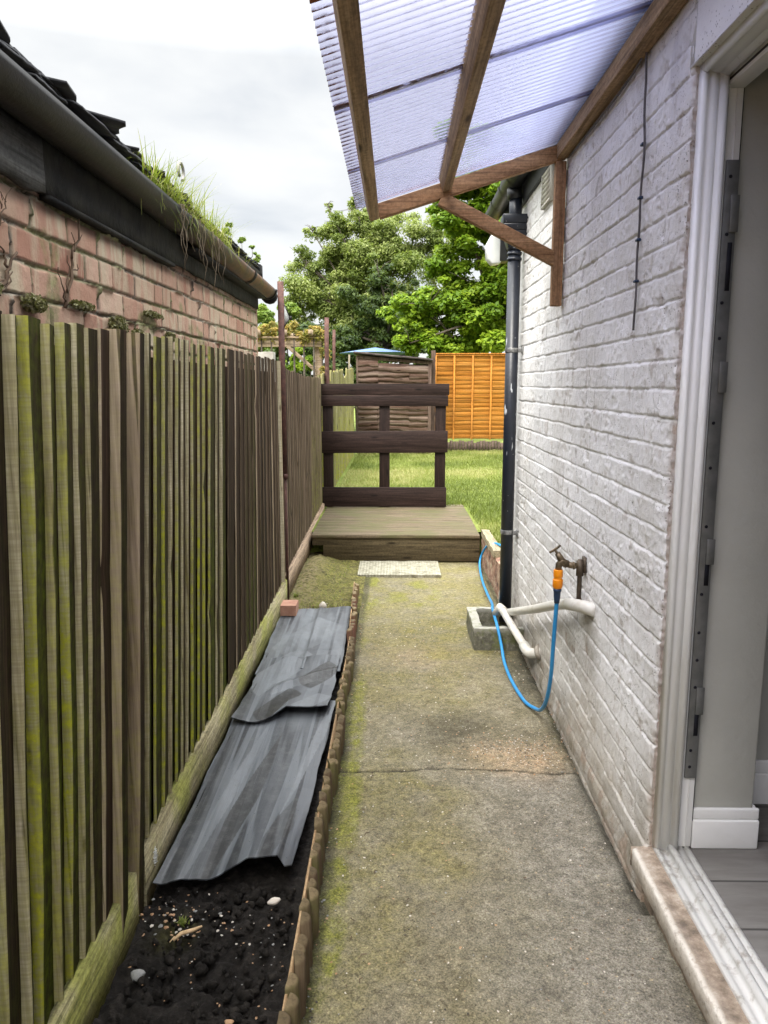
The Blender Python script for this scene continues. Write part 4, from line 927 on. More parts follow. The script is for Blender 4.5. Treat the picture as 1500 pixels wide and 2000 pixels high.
def vine(start, goal, wob, r0, seed, branches=5):
    r_ = random.Random(seed); mb = MB()
    def run(a, b, r, w, n_=14):
        P_ = []
        for k in range(n_ + 1):
            t = k / n_; P_.append((-0.862 + r_.uniform(-0.001, 0.006), a[0] + (b[0] - a[0]) * t + w * math.sin(k * 1.1 + seed) * 0.35 + r_.uniform(-w, w) * 0.3, a[1] + (b[1] - a[1]) * t + r_.uniform(-w, w) * 0.25))
        mb.tube(P_, [r * (1 - 0.6 * k / n_) for k in range(n_ + 1)], 6); return P_
    P_ = run(start, goal, r0, wob)
    for i in range(branches):
        p = P_[r_.randint(1, 12)]; run((p[1], p[2]), (p[1] + r_.uniform(-0.10, 0.10), p[2] + r_.uniform(0.02, 0.10)), r0 * 0.5, wob, 7)
    return mb
for a, b, w, r0, sd, lb in (((2.05, 1.70), (2.19, 1.965), 0.02, 0.005, 3, 'branching dead vine stem climbing the pink brick to the broken fascia'), ((1.62, 1.60), (1.80, 1.80), 0.02, 0.007, 4, 'thick dead vine stem at the left end of the brick wall above the fence'),
                            ((1.72, 1.83), (1.80, 1.94), 0.012, 0.002, 6, 'hair-thin dead tendril on the brick just under the grey board')):
    tag(vine(a, b, w, r0, sd).build('dead_vine', m_vine, org=(-0.86, a[0], a[1]), smooth=True), lb, 'vine', 'dead vines on the outbuilding')
# clumps of moss and old leaf litter lodged on the brick joints
m_clump = leaf_mat('moss_litter', (0.07, 0.055, 0.03), (0.17, 0.16, 0.07), (0.38, 0.37, 0.20), 0.15)
def clump(c, r, n_, seed, label, flat=1.0):
    r_ = np.random.default_rng(seed); u = r_.normal(size=(n_, 3)); u /= np.linalg.norm(u, axis=1)[:, None]; u *= r_.uniform(0.3, 1, n_)[:, None] ** 0.6
    P = np.array(c) + u * np.array(r); P[:, 0] = np.maximum(P[:, 0], -0.868)
    a = r_.normal(size=(n_, 3)); a /= np.linalg.norm(a, axis=1)[:, None]; b = np.cross(a, r_.normal(size=(n_, 3))); b /= np.linalg.norm(b, axis=1)[:, None]
    s = r_.uniform(0.003, 0.008, n_)[:, None]; V = np.stack([P - a * s, P - b * s * .6, P + a * s, P + b * s * .6], 1).reshape(-1, 3)
    F = np.arange(n_ * 4).reshape(-1, 4); mb = MB(); mb._add(V, F, 0, dict(v=np.repeat(np.clip(r_.normal(.45, .28, n_), 0, 1), 4)))
    tag(mb.build('moss_clump', m_clump, org=c, fix=False), label, 'moss', 'moss clumps on the brick wall')
clump((-0.855, 1.66, 1.705), (0.018, 0.05, 0.022), 420, 1, 'leafy moss clump at the far left edge of the pink brick')
clump((-0.855, 1.86, 1.69), (0.020, 0.06, 0.022), 500, 2, 'long rounded moss clump on the lowest full joint near the left')
clump((-0.855, 2.42, 1.675), (0.022, 0.07, 0.036), 900, 3, 'largest moss and dead leaf clump just above the fence top')
clump((-0.855, 2.60, 1.665), (0.018, 0.05, 0.02), 400, 4, 'small moss clump touching the fence top right of the largest clump')
clump((-0.857, 2.78, 1.745), (0.012, 0.10, 0.012), 380, 5, 'thin moss line along a brick joint at mid wall')
clump((-0.857, 2.98, 1.68), (0.016, 0.06, 0.020), 320, 6, 'dark moss clump beside a missing brick face above the fence')
clump((-0.857, 2.16, 1.715), (0.014, 0.08, 0.012), 320, 7, 'brown moss strip below the branching dead vine')

# ================================================================== LEFT FENCE
def m_fence():
    g = G('fence_boards')
    v = g.sc((30, 30, 1.3)); n = g.noise(1.0, 7, 0.65, vec=v, dist=0.5); n3 = g.noise(4.5, 5, .6, vec=v)
    f = g.math('ADD', g.math('MULTIPLY', n, 0.6), g.math('MULTIPLY', n3, 0.4))
    saw = g.noise(1.0, 3, 0.5, vec=g.sc((3, 3, 210), rot=(0.25, 0.2, 0)))
    fh = g.noise(1.0, 4, 0.6, vec=g.sc((110, 110, 2.5))); f = g.math('ADD', g.math('MULTIPLY', f, 0.7), g.math('MULTIPLY', fh, 0.3))
    face = g.ramp(f, [(0.38, (0.007, 0.0040, 0.0026)), (0.5, (0.024, 0.0135, 0.0085)), (0.63, (0.072, 0.042, 0.028))])
    face = g.mix(g.attr('tone'), face, g.mix(0.45, face, (0.075, 0.045, 0.030)))
    edge = g.ramp(f, [(0.37, (0.17, 0.14, 0.08)), (0.49, (0.46, 0.41, 0.27)), (0.61, (0.70, 0.64, 0.47))])
    edge = g.mix(g.ramp(saw, [(0.4, 0.35), (0.6, 0.0)]), edge, (0.20, 0.17, 0.10))
    pink = g.attr('pink'); edge = g.mix(pink, edge, g.ramp(f, [(0.38, (0.17, 0.115, 0.08)), (0.62, (0.48, 0.37, 0.28))]))
    c = g.mix(g.attr('edge'), face, edge)
    sp_ = g.noise(1.0, 2, 0.5, vec=g.sc((70, 70, 0.9), loc=(3, 1, 0))); c = g.mix(g.ramp(sp_, [(0.30, 0.75), (0.35, 0.0)]), c, (0.012, 0.008, 0.005))
    kn = g.vor(1.0, vec=g.sc((17, 17, 4.2))); c = g.mix(g.ramp(kn, [(0.05, 0.7), (0.13, 0.0)]), c, (0.04, 0.022, 0.012))
    gn = g.noise(2.2, 5, 0.6, vec=g.sc((3, 3, 1))); gf = g.noise(30, 5, .7)
    ga = g.math('MULTIPLY', g.attr('green'), g.ramp(gn, [(0.3, 0.35), (0.58, 1.0)]), True)
    ga = g.math('MULTIPLY', ga, g.ramp(gf, [(0.3, 0.25), (0.6, 1.0)]), True)
    gcol = g.mix(g.attr('edge'), g.ramp(gf, [(0.35, (0.030, 0.044, 0.001)), (0.65, (0.080, 0.100, 0.004))]), g.ramp(gf, [(0.35, (0.19, 0.21, 0.012)), (0.65, (0.46, 0.46, 0.045))]))
    c = g.mix(ga, c, gcol)
    return g.done(c, 0.9, g.bump(g.math('ADD', f, g.math('MULTIPLY', saw, 0.25)), 0.0022), spec=0.1)
m_fn = m_fence()
def board(mb, y0, w, z0, z1, t, xo, seed, green, ge, pink, edge=1.0, wob=0.0065, wedge=0.016, gbase=0.0):
    """one feather-edge board: thick edge towards -y. green = algae amount on face, ge = on edge"""
    nz = 26; Z_ = np.linspace(z0, z1, nz)
    wy = wob * 2 * (fbm(Z_ * 1.6, Z_ * 0, seed, 3) - 0.5) + 0.0015 * (fbm(Z_ * 14, Z_ * 0, seed + 1) - .5); wx = wob * 1.5 * (fbm(Z_ * 1.9, Z_ * 0, seed + 2, 3) - 0.5)
    rows = [(xo - t - 0.004, y0), (xo - 0.006, y0), (xo - 0.002, y0 + 0.0015), (xo, y0 + 0.005), (xo, y0 + 0.005), (xo - wedge * 0.5, y0 + w * 0.5), (xo - wedge, y0 + w), (xo - wedge, y0 + w), (xo - wedge - 0.012, y0 + w), (xo - t - 0.004, y0)]
    eg = [1, 1, 1, 0.85, 0, 0, 0, 0, 0, 0]
    P = np.zeros((len(rows), nz, 3)); E_ = np.zeros((len(rows), nz)); GR = np.zeros((len(rows), nz))
    gz = np.clip(gbase + 0.85 * (1 - sstep(0.2, 1.5, Z_ + 0.7 * (fbm(Z_ * 2.4, Z_ * 0, seed + 5) - .5))), 0, 1)
    wx = wx - 0.007 * np.exp(-((Z_ - (0.5 + 0.9 * random.Random(seed).random())) / 0.03) ** 2) * (random.Random(seed + 1).random() < 0.4) * (t < 0.04)
    for j, (a, b) in enumerate(rows):
        P[j] = np.stack([a + wx * (1 if j in (1, 2, 3, 4) else 0.3), b + wy + 0 * Z_, Z_], -1)
        E_[j] = eg[j] * edge; GR[j] = np.clip((ge if eg[j] else green) * (0.35 + 0.9 * gz), 0, 1.2)
    tn = random.Random(seed).random() ** 2; pk = np.full((len(rows), nz), pink)
    mb.grid(P[:4], attrs=dict(edge=E_[:4], green=GR[:4], pink=pk[:4]))
    mb.grid(P[4:7], attrs=dict(edge=E_[4:7], green=GR[4:7], pink=0 * pk[:3], tone=tn + 0 * pk[:3]))
    mb.grid(P[7:], attrs=dict(edge=E_[7:], green=GR[7:], pink=0 * pk[:3]))
    T = P[:, -1]; k = [0, 1, 3, 6, 8]; mb._add(T[k], np.array([(0, 1, 2, 3, 4)]), 0, dict(edge=np.full(5, edge * 0.7), green=np.full(5, ge * .5), pink=np.full(5, pink)))
m_gr = G('gravel_board'); g = m_gr
v = g.sc((24, 1.6, 24)); f = g.noise(1, 7, .65, vec=v, dist=.5)
c = g.ramp(f, [(0.3, (0.14, 0.115, 0.06)), (0.5, (0.27, 0.235, 0.135)), (0.7, (0.40, 0.36, 0.23))])
c = g.mix(g.ramp(g.noise(2.6, 5, .6), [(0.45, 0.0), (0.62, 0.8)]), c, (0.23, 0.24, 0.045)); c = g.mix(g.attr('warm'), c, g.ramp(f, [(0.3, (0.15, 0.10, 0.065)), (0.7, (0.36, 0.27, 0.185))]))
f2_ = g.noise(1, 5, .7, vec=g.sc((120, 4, 120))); c = g.mix(1.0, c, g.ramp(f2_, [(0.33, 0.5), (0.5, 0.98), (0.66, 1.35)]), 'MULTIPLY'); c = g.mix(1.0, c, g.ramp(g.noise(60, 5, .75), [(0.35, 0.6), (0.5, 1.0), (0.65, 1.3)]), 'MULTIPLY')
c = g.mix(g.ramp(g.noise(16, 5, .7), [(0.6, 0.0), (0.75, 0.6)]), c, (0.07, 0.05, 0.03)); f = g.math('ADD', f, f2_)
m_gr = g.done(c, 0.85, g.bump(f, 0.0015), spec=0.25)
def gravel(parent, y0, y1, zb0, zt0, zb1, zt1, x=-0.735, warm=0.0, t=0.026, seed=0):
    n_ = 50; Y_ = np.linspace(y0, y1, n_); P = np.zeros((n_, 5, 3)); rg = 0.004 * (fbm(Y_ * 30, Y_ * 0, seed) - .5) + 0.006 * (fbm(Y_ * 5, Y_ * 0, seed + 3) - 0.5)
    zt = np.linspace(zt0, zt1, n_) + rg; zb = np.linspace(zb0, zb1, n_); xo = x + 0.006 * (fbm(Y_ * 1.2, Y_ * 0, seed + 1) - 0.5)
    for j, (px_, pz_) in enumerate([(0, 0), (1, 0), (1, 1), (0, 1), (0, 0)]): P[:, j] = np.stack([xo - t * (1 - px_), Y_, np.where(pz_ > 0, zt - (0.003 if px_ else 0), zb)], -1)
    mb = MB(); mb.grid(P, attrs=dict(warm=np.full((n_, 5), warm))); 
    for e_ in (0, -1): mb._add(P[e_, :4], np.array([(0, 1, 2, 3)]), 0, dict(warm=np.full(4, warm)))
    mb.build('gravel_board', m_gr, parent)
def fence_post(parent, y0, w, xo, zb, zt, green, pink, seed, d=0.06, name='post'):
    mb = MB(); board(mb, y0, w, zb, zt, d, xo, seed, green, green, pink, edge=1.0, wob=0.005, wedge=0.002, gbase=0.25); mb.build(name, m_fn, parent)
GRP = 'close-boarded panels of the left boundary fence'
# bay 1 (nearest)
f1 = thing('fence', 'nearest fence panel with thick pale board edges streaked yellow-green by algae', 'fence', (-0.76, 1.2, 0), GRP)
mb = MB(); rs = random.Random(3)
Y1 = [0.20, 0.30, 0.40, 0.49, 0.58, 0.67, 0.76, 0.85, 0.94, 1.02, 1.10, 1.18, 1.27, 1.361, 1.416, 1.502, 1.569, 1.632, 1.694, 1.765]
T1 = [.02] * 11 + [.022, .024, .026, .020, .024, .015, .012, .009, .009]
G1 = [.8] * 11 + [1.0, .5, .22, 1.25, .62, .95, .35, .3, .2]; K1 = [0.0] * 12 + [.1, .12, 0, .25, 0, .1, .3, .7]
GF = [.8] * 11 + [.3, .2, .9, 1.0, .9, .8, .75, .35, .1]
for i, y_ in enumerate(Y1):
    w = (Y1[i + 1] if i + 1 < len(Y1) else 1.835) - y_ + 0.006
    board(mb, y_, w, 0.02, 1.622 + rs.uniform(-0.008, 0.008), T1[i], -0.748, 400 + i, GF[i], G1[i], K1[i], wedge=T1[i] - 0.002, gbase=0.45)
mb.box(-0.80, -0.775, 0.2, 1.84, 0.0, 1.58, attrs=dict(edge=np.zeros(8)))
mb.lean().build('boards', m_fn, f1)
gravel(f1, 0.2, 1.965, -0.09, 0.135, -0.09, 0.142, x=-0.727, seed=1)
for (py_, pw_, zb_, g_1, g_2, sd_) in ((1.838, 0.052, 0.0, 0.35, 0.85, 450), (1.975, 0.050, -0.10, 0.30, 0.95, 451)):
    mb = MB(); board(mb, py_, pw_, zb_, 1.63, 0.046, -0.730, sd_, g_1, g_1, g_2, edge=1.1, wob=0.004, wedge=0.002, gbase=0.0); mb.lean().build('post', m_fn, f1)
mb = MB(); mb.box(-0.792, -0.772, 1.80, 2.08, -0.05, 1.61, attrs=dict(edge=np.zeros(8))); mb.lean().build('backing', m_fn, f1)
# bay 2
f2 = thing('fence', 'long middle fence panel of thin dark boards behind the slate-coloured sheets', 'fence', (-0.76, 3.7, 0), GRP)
mb = MB(); Y2 = [2.03, 2.116, 2.191, 2.279, 2.359, 2.431, 2.499, 2.571, 2.639, 2.728, 2.815, 2.907, 3.039, 3.133, 3.276, 3.445, 3.57, 3.69, 3.80, 3.92, 4.03, 4.15, 4.27, 4.39, 4.51, 4.62, 4.74, 4.86]
for i, y_ in enumerate(Y2):
    w = (Y2[i + 1] if i + 1 < len(Y2) else 4.97) - y_ + 0.005; near_ = y_ < 3.2
    t = (rs.uniform(0.003, 0.006) + (0.004 if i % 3 == 1 else 0)) if near_ else rs.uniform(0.000, 0.002)
    board(mb, y_, w, 0.03, 1.640 + rs.uniform(-0.005, 0.005) + 0.006 * (y_ - 2.3), t, -0.748, 500 + i, (0.75 if near_ and i % 3 else 0.35) if near_ else (0.7 if 3.6 < y_ < 4.0 else 0.12), (1.1 if i in (2, 3, 5, 8, 9, 10, 11) else 0.25) if near_ else 0.1, 0.25 if near_ else .8, edge=1.0 if near_ else (0.9 if i % 5 == 0 else 0.25), wedge=t + 0.007, wob=0.003, gbase=0.25 if near_ else -0.1)
mb.box(-0.81, -0.785, 2.04, 4.98, 0.0, 1.58, attrs=dict(edge=np.zeros(8)))
mb.lean().build('boards', m_fn, f2)
gravel(f2, 2.04, 5.07, -0.06, 0.152, -0.01, 0.20, x=-0.730, seed=7)
mb = MB(); board(mb, 4.985, 0.03, 0.02, 1.652, 0.02, -0.735, 560, 0.0, 0.05, 0.25, edge=1.25, wedge=0.004, wob=0.001); mb.build('end_post', m_fn, f2)
# bay 3 and 4
f3 = thing('fence', 'dark brown fence panel beyond the rusty pole running to the brown gate', 'fence', (-0.76, 6.4, 0), GRP)
mb = MB(); y_ = 5.10; i = 0
while y_ < 7.95:
    w = rs.uniform(0.09, 0.13); gg = 0.9 if y_ > 6.9 else 0.15
    board(mb, y_, w + 0.004, 0.08, 1.622 - 0.018 * (y_ - 5.1) - 0.02 * math.sin((y_ - 5.1) / 2.8 * math.pi) + rs.uniform(-0.006, 0.006), rs.uniform(0.003, 0.006), -0.752, 600 + i, gg, 0.4 * gg, 0.9, edge=0.4, wedge=0.008, wob=0.002, gbase=-0.05); y_ += w; i += 1
mb.box(-0.81, -0.785, 5.1, 8.0, 0.05, 1.52, attrs=dict(edge=np.zeros(8)))
mb.build('boards', m_fn, f3)
gravel(f3, 5.11, 7.95, 0.05, 0.215, 0.10, 0.29, x=-0.735, warm=1.0, seed=9)
f4 = thing('fence', 'far pale green-stained fence panel seen past the gate beside the brown shed', 'fence', (-0.76, 11, 0), GRP)
mb = MB(); y_ = 8.05; i = 0
while y_ < 14.1:
    w = rs.uniform(0.12, 0.15); board(mb, y_, w + 0.004, 0.2, 1.62 + 0.03 * (y_ - 8) + rs.uniform(-0.02, 0.02) - 0.10 * (7 < (y_ * 3) % 9 ), rs.uniform(0.012, 0.02), -0.752, 700 + i, 0.6, 0.9, 0.1, edge=0.9, wedge=0.006, wob=0.002, gbase=0.3); y_ += w; i += 1
mb.box(-0.81, -0.785, 8.05, 14.1, 0.2, 1.60, attrs=dict(edge=np.full(8, .2), green=np.full(8, .5)))
mb.build('boards', m_fn, f4)

# ---- rusty poles along the fence
m_ru = G('rusted_steel'); g = m_ru
n = g.noise(22, 7, .7); m_ru = g.done(g.ramp(n, [(0.3, (0.035, 0.015, 0.012)), (0.55, (0.095, 0.04, 0.03)), (0.72, (0.20, 0.10, 0.07))]), 0.75, g.bump(n, 0.001))
pole = thing('metal_pole', 'nearest tall rust-brown angle pole standing in front of the fence joint', 'pole', (-0.735, 5.06, 0))
mb = MB()
L_prof = [(-0.752, 5.045), (-0.712, 5.045), (-0.712, 5.049), (-0.748, 5.049), (-0.748, 5.085), (-0.752, 5.085)]
mb.prism(L_prof, 'z', 0.90, 2.15); mb.prism([(p[0] - 0.003, p[1]) for p in [(-0.733, 5.05), (-0.715, 5.05), (-0.715, 5.054), (-0.729, 5.054), (-0.729, 5.075), (-0.733, 5.075)]], 'z', 0.02, 0.91); mb.box(-0.738, -0.708, 5.043, 5.046, 0.885, 0.92)
mb.build('shaft', m_ru, pole)
mb = MB(); mb.prism([(-0.718, 1.87), (-0.675, 1.925), (-0.716, 2.02)], 'y', 5.052, 5.056); br_ = mb.build('bracket_plate', simple('pale_grey_metal', (0.45, 0.47, 0.45), (0.6, 0.62, 0.6)), pole)
mb = MB(); mb.tube([(-0.72, 5.05, 1.86), (-0.672, 5.05, 1.928)], 0.003, 6); mb.tube([(-0.675, 5.05, 1.925), (-0.716, 5.05, 2.02)], 0.003, 6); mb.box(-0.68, -0.664, 5.045, 5.055, 1.912, 1.935); mb.build('bracket_arm', m_gask, br_)
for (x_, y_, z0_, z1_, r_, lb) in ((-0.722, 8.3, 0.25, 2.20, 0.026, 'rust-brown pole rising beside the left end of the gate'), (-0.81, 10.4, 0.25, 2.22, 0.022, 'thin weathered pole next beyond the gate-side pole'), (-0.80, 13.6, 0.25, 2.02, 0.017, 'shortest thinnest pole in front of the blue parasol')):
    mb = MB(); pts = [(x_ + 0.006 * math.sin(k), y_, z0_ + (z1_ - z0_) * k / 6) for k in range(7)]; mb.tube(pts, r_, 6)
    tag(mb.build('metal_pole', m_ru if r_ > .02 else wood('pole_wood', (0.1, .08, .06), (.2, .17, .12), (.3, .26, .2), 'z'), org=(x_, y_, z0_)), lb, 'pole', 'poles along the fence')
mb = MB(); rough_box(mb, -0.98, -0.86, 5.5, 5.6, 0.0, 1.73, 0.03, 0.003, 5)
tag(mb.build('post', simple('silvered_wood', (0.30, 0.29, 0.25), (0.48, 0.47, 0.42), 12, 0.9, 0.003), org=(-0.92, 5.55, 0)), 'pale weathered post head showing just above the fence behind the rusty pole', 'post')

# ================================================================== PLANTING BED: edging, sheets, brick, debris
m_lg = G('log_roll'); g = m_lg
v = g.sc((22, 22, 2)); f = g.noise(1, 6, .65, vec=v); side_ = g.ramp(f, [(0.3, (0.05, 0.032, 0.02)), (0.55, (0.115, 0.078, 0.048)), (0.75, (0.20, 0.15, 0.10))])
oi = g.n('ShaderNodeObjectInfo'); rd = oi.outputs['Random']
side_ = g.mix(g.math('MULTIPLY', g.ramp(rd, [(0.2, 0.0), (0.9, 0.7)]), g.ramp(g.noise(20, 5, .7), [(0.35, 0.2), (0.6, 1)]), True), side_, (0.10, 0.105, 0.03))
topc = g.ramp(g.noise(30, 5, .7), [(0.3, (0.06, 0.042, 0.022)), (0.55, (0.145, 0.108, 0.058)), (0.75, (0.25, 0.20, 0.12))])
topc = g.mix(1.0, topc, g.ramp(rd_ := g.n('ShaderNodeObjectInfo').outputs['Random'], [(0.0, 0.65), (1.0, 1.25)]), 'MULTIPLY')
c = g.mix(g.attr('top'), side_, topc)
m_lg = g.done(c, 0.85, g.bump(f, 0.0015), spec=0.2)
m_lg2 = m_lg.copy(); m_lg2.name = 'log_roll_reddish'
for nd in m_lg2.node_tree.nodes:
    if nd.type == 'VALTORGB' and abs(nd.color_ramp.elements[0].color[0] - 0.05) < 1e-4:
        for e_, cc in zip(nd.color_ramp.elements, ((0.06, 0.025, 0.018), (0.14, 0.065, 0.045), (0.24, 0.13, 0.095))): e_.color = (*cc, 1)
def log_mesh(mb, h, r=0.026):
    k = 10; rows = [(0, 1.0, 0), (h - 0.008, 1.0, 0), (h - 0.002, 0.9, 0.6), (h, 0.7, 1), (h + 0.0005, 0.0, 1)]
    P = np.zeros((k + 1, len(rows), 3)); T = np.zeros((k + 1, len(rows)))
    for i in range(k + 1):
        a = -math.pi * 0.5 + math.pi * i / k * 1.0
        for j, (z_, rr, tt) in enumerate(rows):
            P[i, j] = (r * rr * math.cos(a) * 1.0, r * rr * math.sin(a), z_); T[i, j] = tt
    mb.grid(P, attrs=dict(top=T)); 
    B_ = P[0, :, :]; C_ = P[-1, :, :]; mb.grid(np.stack([B_, C_]), attrs=dict(top=np.zeros((2, len(rows)))))
def edging(label, y0, y1, x0, x1, h, hb, mat, seed, group='log roll edging strips'):
    t = thing('log_edging', label, 'edging', ((x0 + x1) / 2, y0, -0.05), group); r_ = random.Random(seed)
    mb = MB(); log_mesh(mb, h + 0.05); n_ = int((y1 - y0) / 0.0555); proto = mb.build('log', mat, org=(0, 0, 0), smooth=False)
    for i in range(n_):
        o = proto if i == 0 else proto.copy()
        if i: scene.collection.objects.link(o)
        o.parent = t; tt = (i + .5) / n_; o.location = (x0 + (x1 - x0) * tt - (x0 + x1) / 2 + 0.004 * math.sin(i * 0.35) - 0.026, (y1 - y0) * tt, r_.uniform(-0.016, 0.008) - hb * tt)
        o.rotation_euler = (r_.uniform(-0.08, 0.08), r_.uniform(-0.06, 0.04), r_.uniform(-0.3, 0.3)); s_ = r_.uniform(0.88, 1.10); o.scale = (s_, s_, 1)
    mb = MB(); mb.bar((x0 - 0.031, y0, (h - 0.05) / 2 + 0.0), (x1 - 0.031, y1, (h - 0.05) / 2 - hb), 0.006, h + 0.03); mb.build('backing_strip', m_cw, t)
edging('long greenish-brown log roll edging between the near soil bed and the path', 0.6, 4.16, -0.212, -0.222, 0.150, 0.04, m_lg, 1)
edging('short reddish log roll edging at the far end of the path near the deck', 4.18, 5.40, -0.228, -0.262, 0.125, 0.02, m_lg2, 2)

def m_rubber():
    g = G('grey_rubber_sheet')
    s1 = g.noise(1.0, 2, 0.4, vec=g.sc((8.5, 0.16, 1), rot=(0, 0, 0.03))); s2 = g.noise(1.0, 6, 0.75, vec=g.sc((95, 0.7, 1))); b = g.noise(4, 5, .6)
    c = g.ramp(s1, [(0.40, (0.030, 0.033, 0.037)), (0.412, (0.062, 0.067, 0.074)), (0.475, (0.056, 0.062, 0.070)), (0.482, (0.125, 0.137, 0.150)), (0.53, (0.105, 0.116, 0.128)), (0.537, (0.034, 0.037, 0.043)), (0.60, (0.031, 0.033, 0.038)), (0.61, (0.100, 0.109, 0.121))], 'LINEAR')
    c = g.mix(g.math('MULTIPLY', g.attr('dust'), 0.8), c, (0.18, 0.195, 0.21)); c = g.mix(g.math('MULTIPLY', g.attr('patch'), 0.85), c, (0.024, 0.023, 0.022))
    c = g.mix(g.ramp(s2, [(0.60, 0.0), (0.64, 0.5)]), c, (0.17, 0.185, 0.20)); c = g.mix(g.ramp(s2, [(0.34, 0.4), (0.38, 0.0)]), c, (0.02, 0.021, 0.024)); fd = g.noise(26, 7, .75); c = g.mix(g.ramp(fd, [(0.48, 0.0), (0.72, 0.55)]), c, (0.12, 0.125, 0.125))
    sp = g.vor(34); c = g.mix(g.ramp(sp, [(0.05, 0.7), (0.09, 0.0)]), c, (0.02, 0.02, 0.02))
    return g.done(c, g.ramp(b, [(0.3, 0.42), (0.7, 0.62)]), g.bump(g.math('ADD', s2, b), 0.0012), spec=0.45)
m_rb = m_rubber()
def lsheet(label, corners, nx, ny, zfun, seed, near_curve, far_curve=lambda s: 0, patches=()):
    """corners: near-left, near-right, far-right, far-left (x, y)"""
    nl, nr, fr, fl_ = [np.array(c_, float) for c_ in corners]
    S_, T_ = np.meshgrid(np.linspace(0, 1, nx * 2), np.linspace(0, 1, ny * 2), indexing='ij')
    P2 = (nl * (1 - S_)[..., None] + nr * S_[..., None]) * (1 - T_)[..., None] + (fl_ * (1 - S_)[..., None] + fr * S_[..., None]) * T_[..., None]
    P2[..., 1] += near_curve(S_) * (1 - T_) ** 3 + far_curve(S_) * T_ ** 3; P2[..., 0] += 0.008 * (fbm(T_ * 6, S_ * 0, seed) - 0.5) * 2 * ((S_ > 0.95) | (S_ < 0.05))
    Zs = zfun(S_, T_, P2[..., 0], P2[..., 1])
    dust = np.clip(0.55 * sstep(0.45, 0.7, fbm(P2[..., 0] * 7, P2[..., 1] * 1.5, seed + 3)), 0, 1); patch = np.zeros_like(S_)
    for (cs, ct, rs_, rt_, am, kind) in patches:
        m_ = am * (1 - sstep(0.94, 1.0, np.abs((S_ - cs - 0.25 * (T_ - ct)) / rs_) + np.abs((T_ - ct - 0.3 * (S_ - cs)) / rt_) ** 1.3 + 0.12 * (fbm(S_ * 9, T_ * 9, seed + 4) - .5)))
        if kind: dust = np.clip(dust + m_, 0, 1)
        else: patch = np.maximum(patch, m_); dust = dust * (1 - m_)
    mb = MB(); A0 = dict(dust=dust, patch=patch)
    Pt = np.stack([P2[..., 0], P2[..., 1], Zs], -1); th_ = 0.004; mb.grid(Pt, attrs=A0); mb.grid(Pt - np.array((0, 0, th_)), attrs=A0, flip=True)
    for sl_ in (np.s_[0, :], np.s_[-1, :], np.s_[:, 0], np.s_[:, -1]):
        e_ = Pt[sl_]; mb.grid(np.stack([e_, e_ - np.array((0, 0, th_))]), attrs=dict(dust=np.zeros((2, len(e_)))))
    o = mb.build('rubber_sheet', m_rb, smooth=False, fix=False)
    return tag(o, label, 'sheet', 'dark sheets laid on the bed')
def zn(S_, T_, x, y):
    edge = np.interp(S_, [0, .06, .13, .38, .48, .66, .90, .96, 1], [.010, .004, .010, .004, .010, .044, .056, .030, .012])
    mid = np.interp(S_, [0, .25, .33, .60, .72, 1], [.002, .008, .005, .009, .004, .0])
    return 0.022 + edge * np.clip(1 - T_ * 2.6, 0, 1) + mid * np.clip(T_ * 2.6, 0, 1) + 0.003 * (fbm(x * 40, y * 4, 71) - .5) + 0.012 * T_
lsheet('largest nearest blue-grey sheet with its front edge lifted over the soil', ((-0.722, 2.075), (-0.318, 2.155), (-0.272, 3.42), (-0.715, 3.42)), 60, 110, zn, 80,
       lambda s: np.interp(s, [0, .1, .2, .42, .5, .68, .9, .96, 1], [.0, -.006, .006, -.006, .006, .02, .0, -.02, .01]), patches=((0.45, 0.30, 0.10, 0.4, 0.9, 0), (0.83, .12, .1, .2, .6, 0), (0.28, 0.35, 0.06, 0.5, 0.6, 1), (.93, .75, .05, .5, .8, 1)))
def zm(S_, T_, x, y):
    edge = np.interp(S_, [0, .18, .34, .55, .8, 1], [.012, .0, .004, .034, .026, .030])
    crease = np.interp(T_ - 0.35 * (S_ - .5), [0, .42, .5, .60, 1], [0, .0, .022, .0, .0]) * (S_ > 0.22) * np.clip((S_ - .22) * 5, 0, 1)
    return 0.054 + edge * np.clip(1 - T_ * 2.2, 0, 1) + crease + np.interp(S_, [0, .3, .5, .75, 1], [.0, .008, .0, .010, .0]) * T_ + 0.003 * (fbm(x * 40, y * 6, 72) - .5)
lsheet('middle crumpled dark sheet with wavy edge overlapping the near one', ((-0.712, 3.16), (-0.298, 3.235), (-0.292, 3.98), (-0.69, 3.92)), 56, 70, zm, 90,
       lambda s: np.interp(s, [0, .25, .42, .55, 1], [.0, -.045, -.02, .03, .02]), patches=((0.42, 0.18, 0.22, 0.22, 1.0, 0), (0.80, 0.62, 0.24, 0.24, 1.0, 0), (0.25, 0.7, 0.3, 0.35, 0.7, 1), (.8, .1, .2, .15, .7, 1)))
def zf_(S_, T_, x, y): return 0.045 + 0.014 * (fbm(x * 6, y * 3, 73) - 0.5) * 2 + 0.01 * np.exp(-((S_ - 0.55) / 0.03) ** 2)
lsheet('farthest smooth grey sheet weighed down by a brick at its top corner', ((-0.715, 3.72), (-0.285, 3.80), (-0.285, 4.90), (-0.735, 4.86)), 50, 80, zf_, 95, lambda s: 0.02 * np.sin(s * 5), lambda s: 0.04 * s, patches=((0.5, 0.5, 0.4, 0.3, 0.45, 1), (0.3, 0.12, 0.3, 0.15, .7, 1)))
m_b1 = simple('pink_clay', (0.33, 0.17, 0.12), (0.42, 0.24, 0.17), 20, 0.9, 0.002)
mb = MB(); rough_box(mb, -0.735, -0.63, 4.72, 4.86, 0.045, 0.112, 0.02, 0.0015, 9); tag(mb.build('brick', m_b1, org=(-0.68, 4.79, 0.045)), 'single pinkish brick holding down the corner of the far sheet by the fence', 'brick')

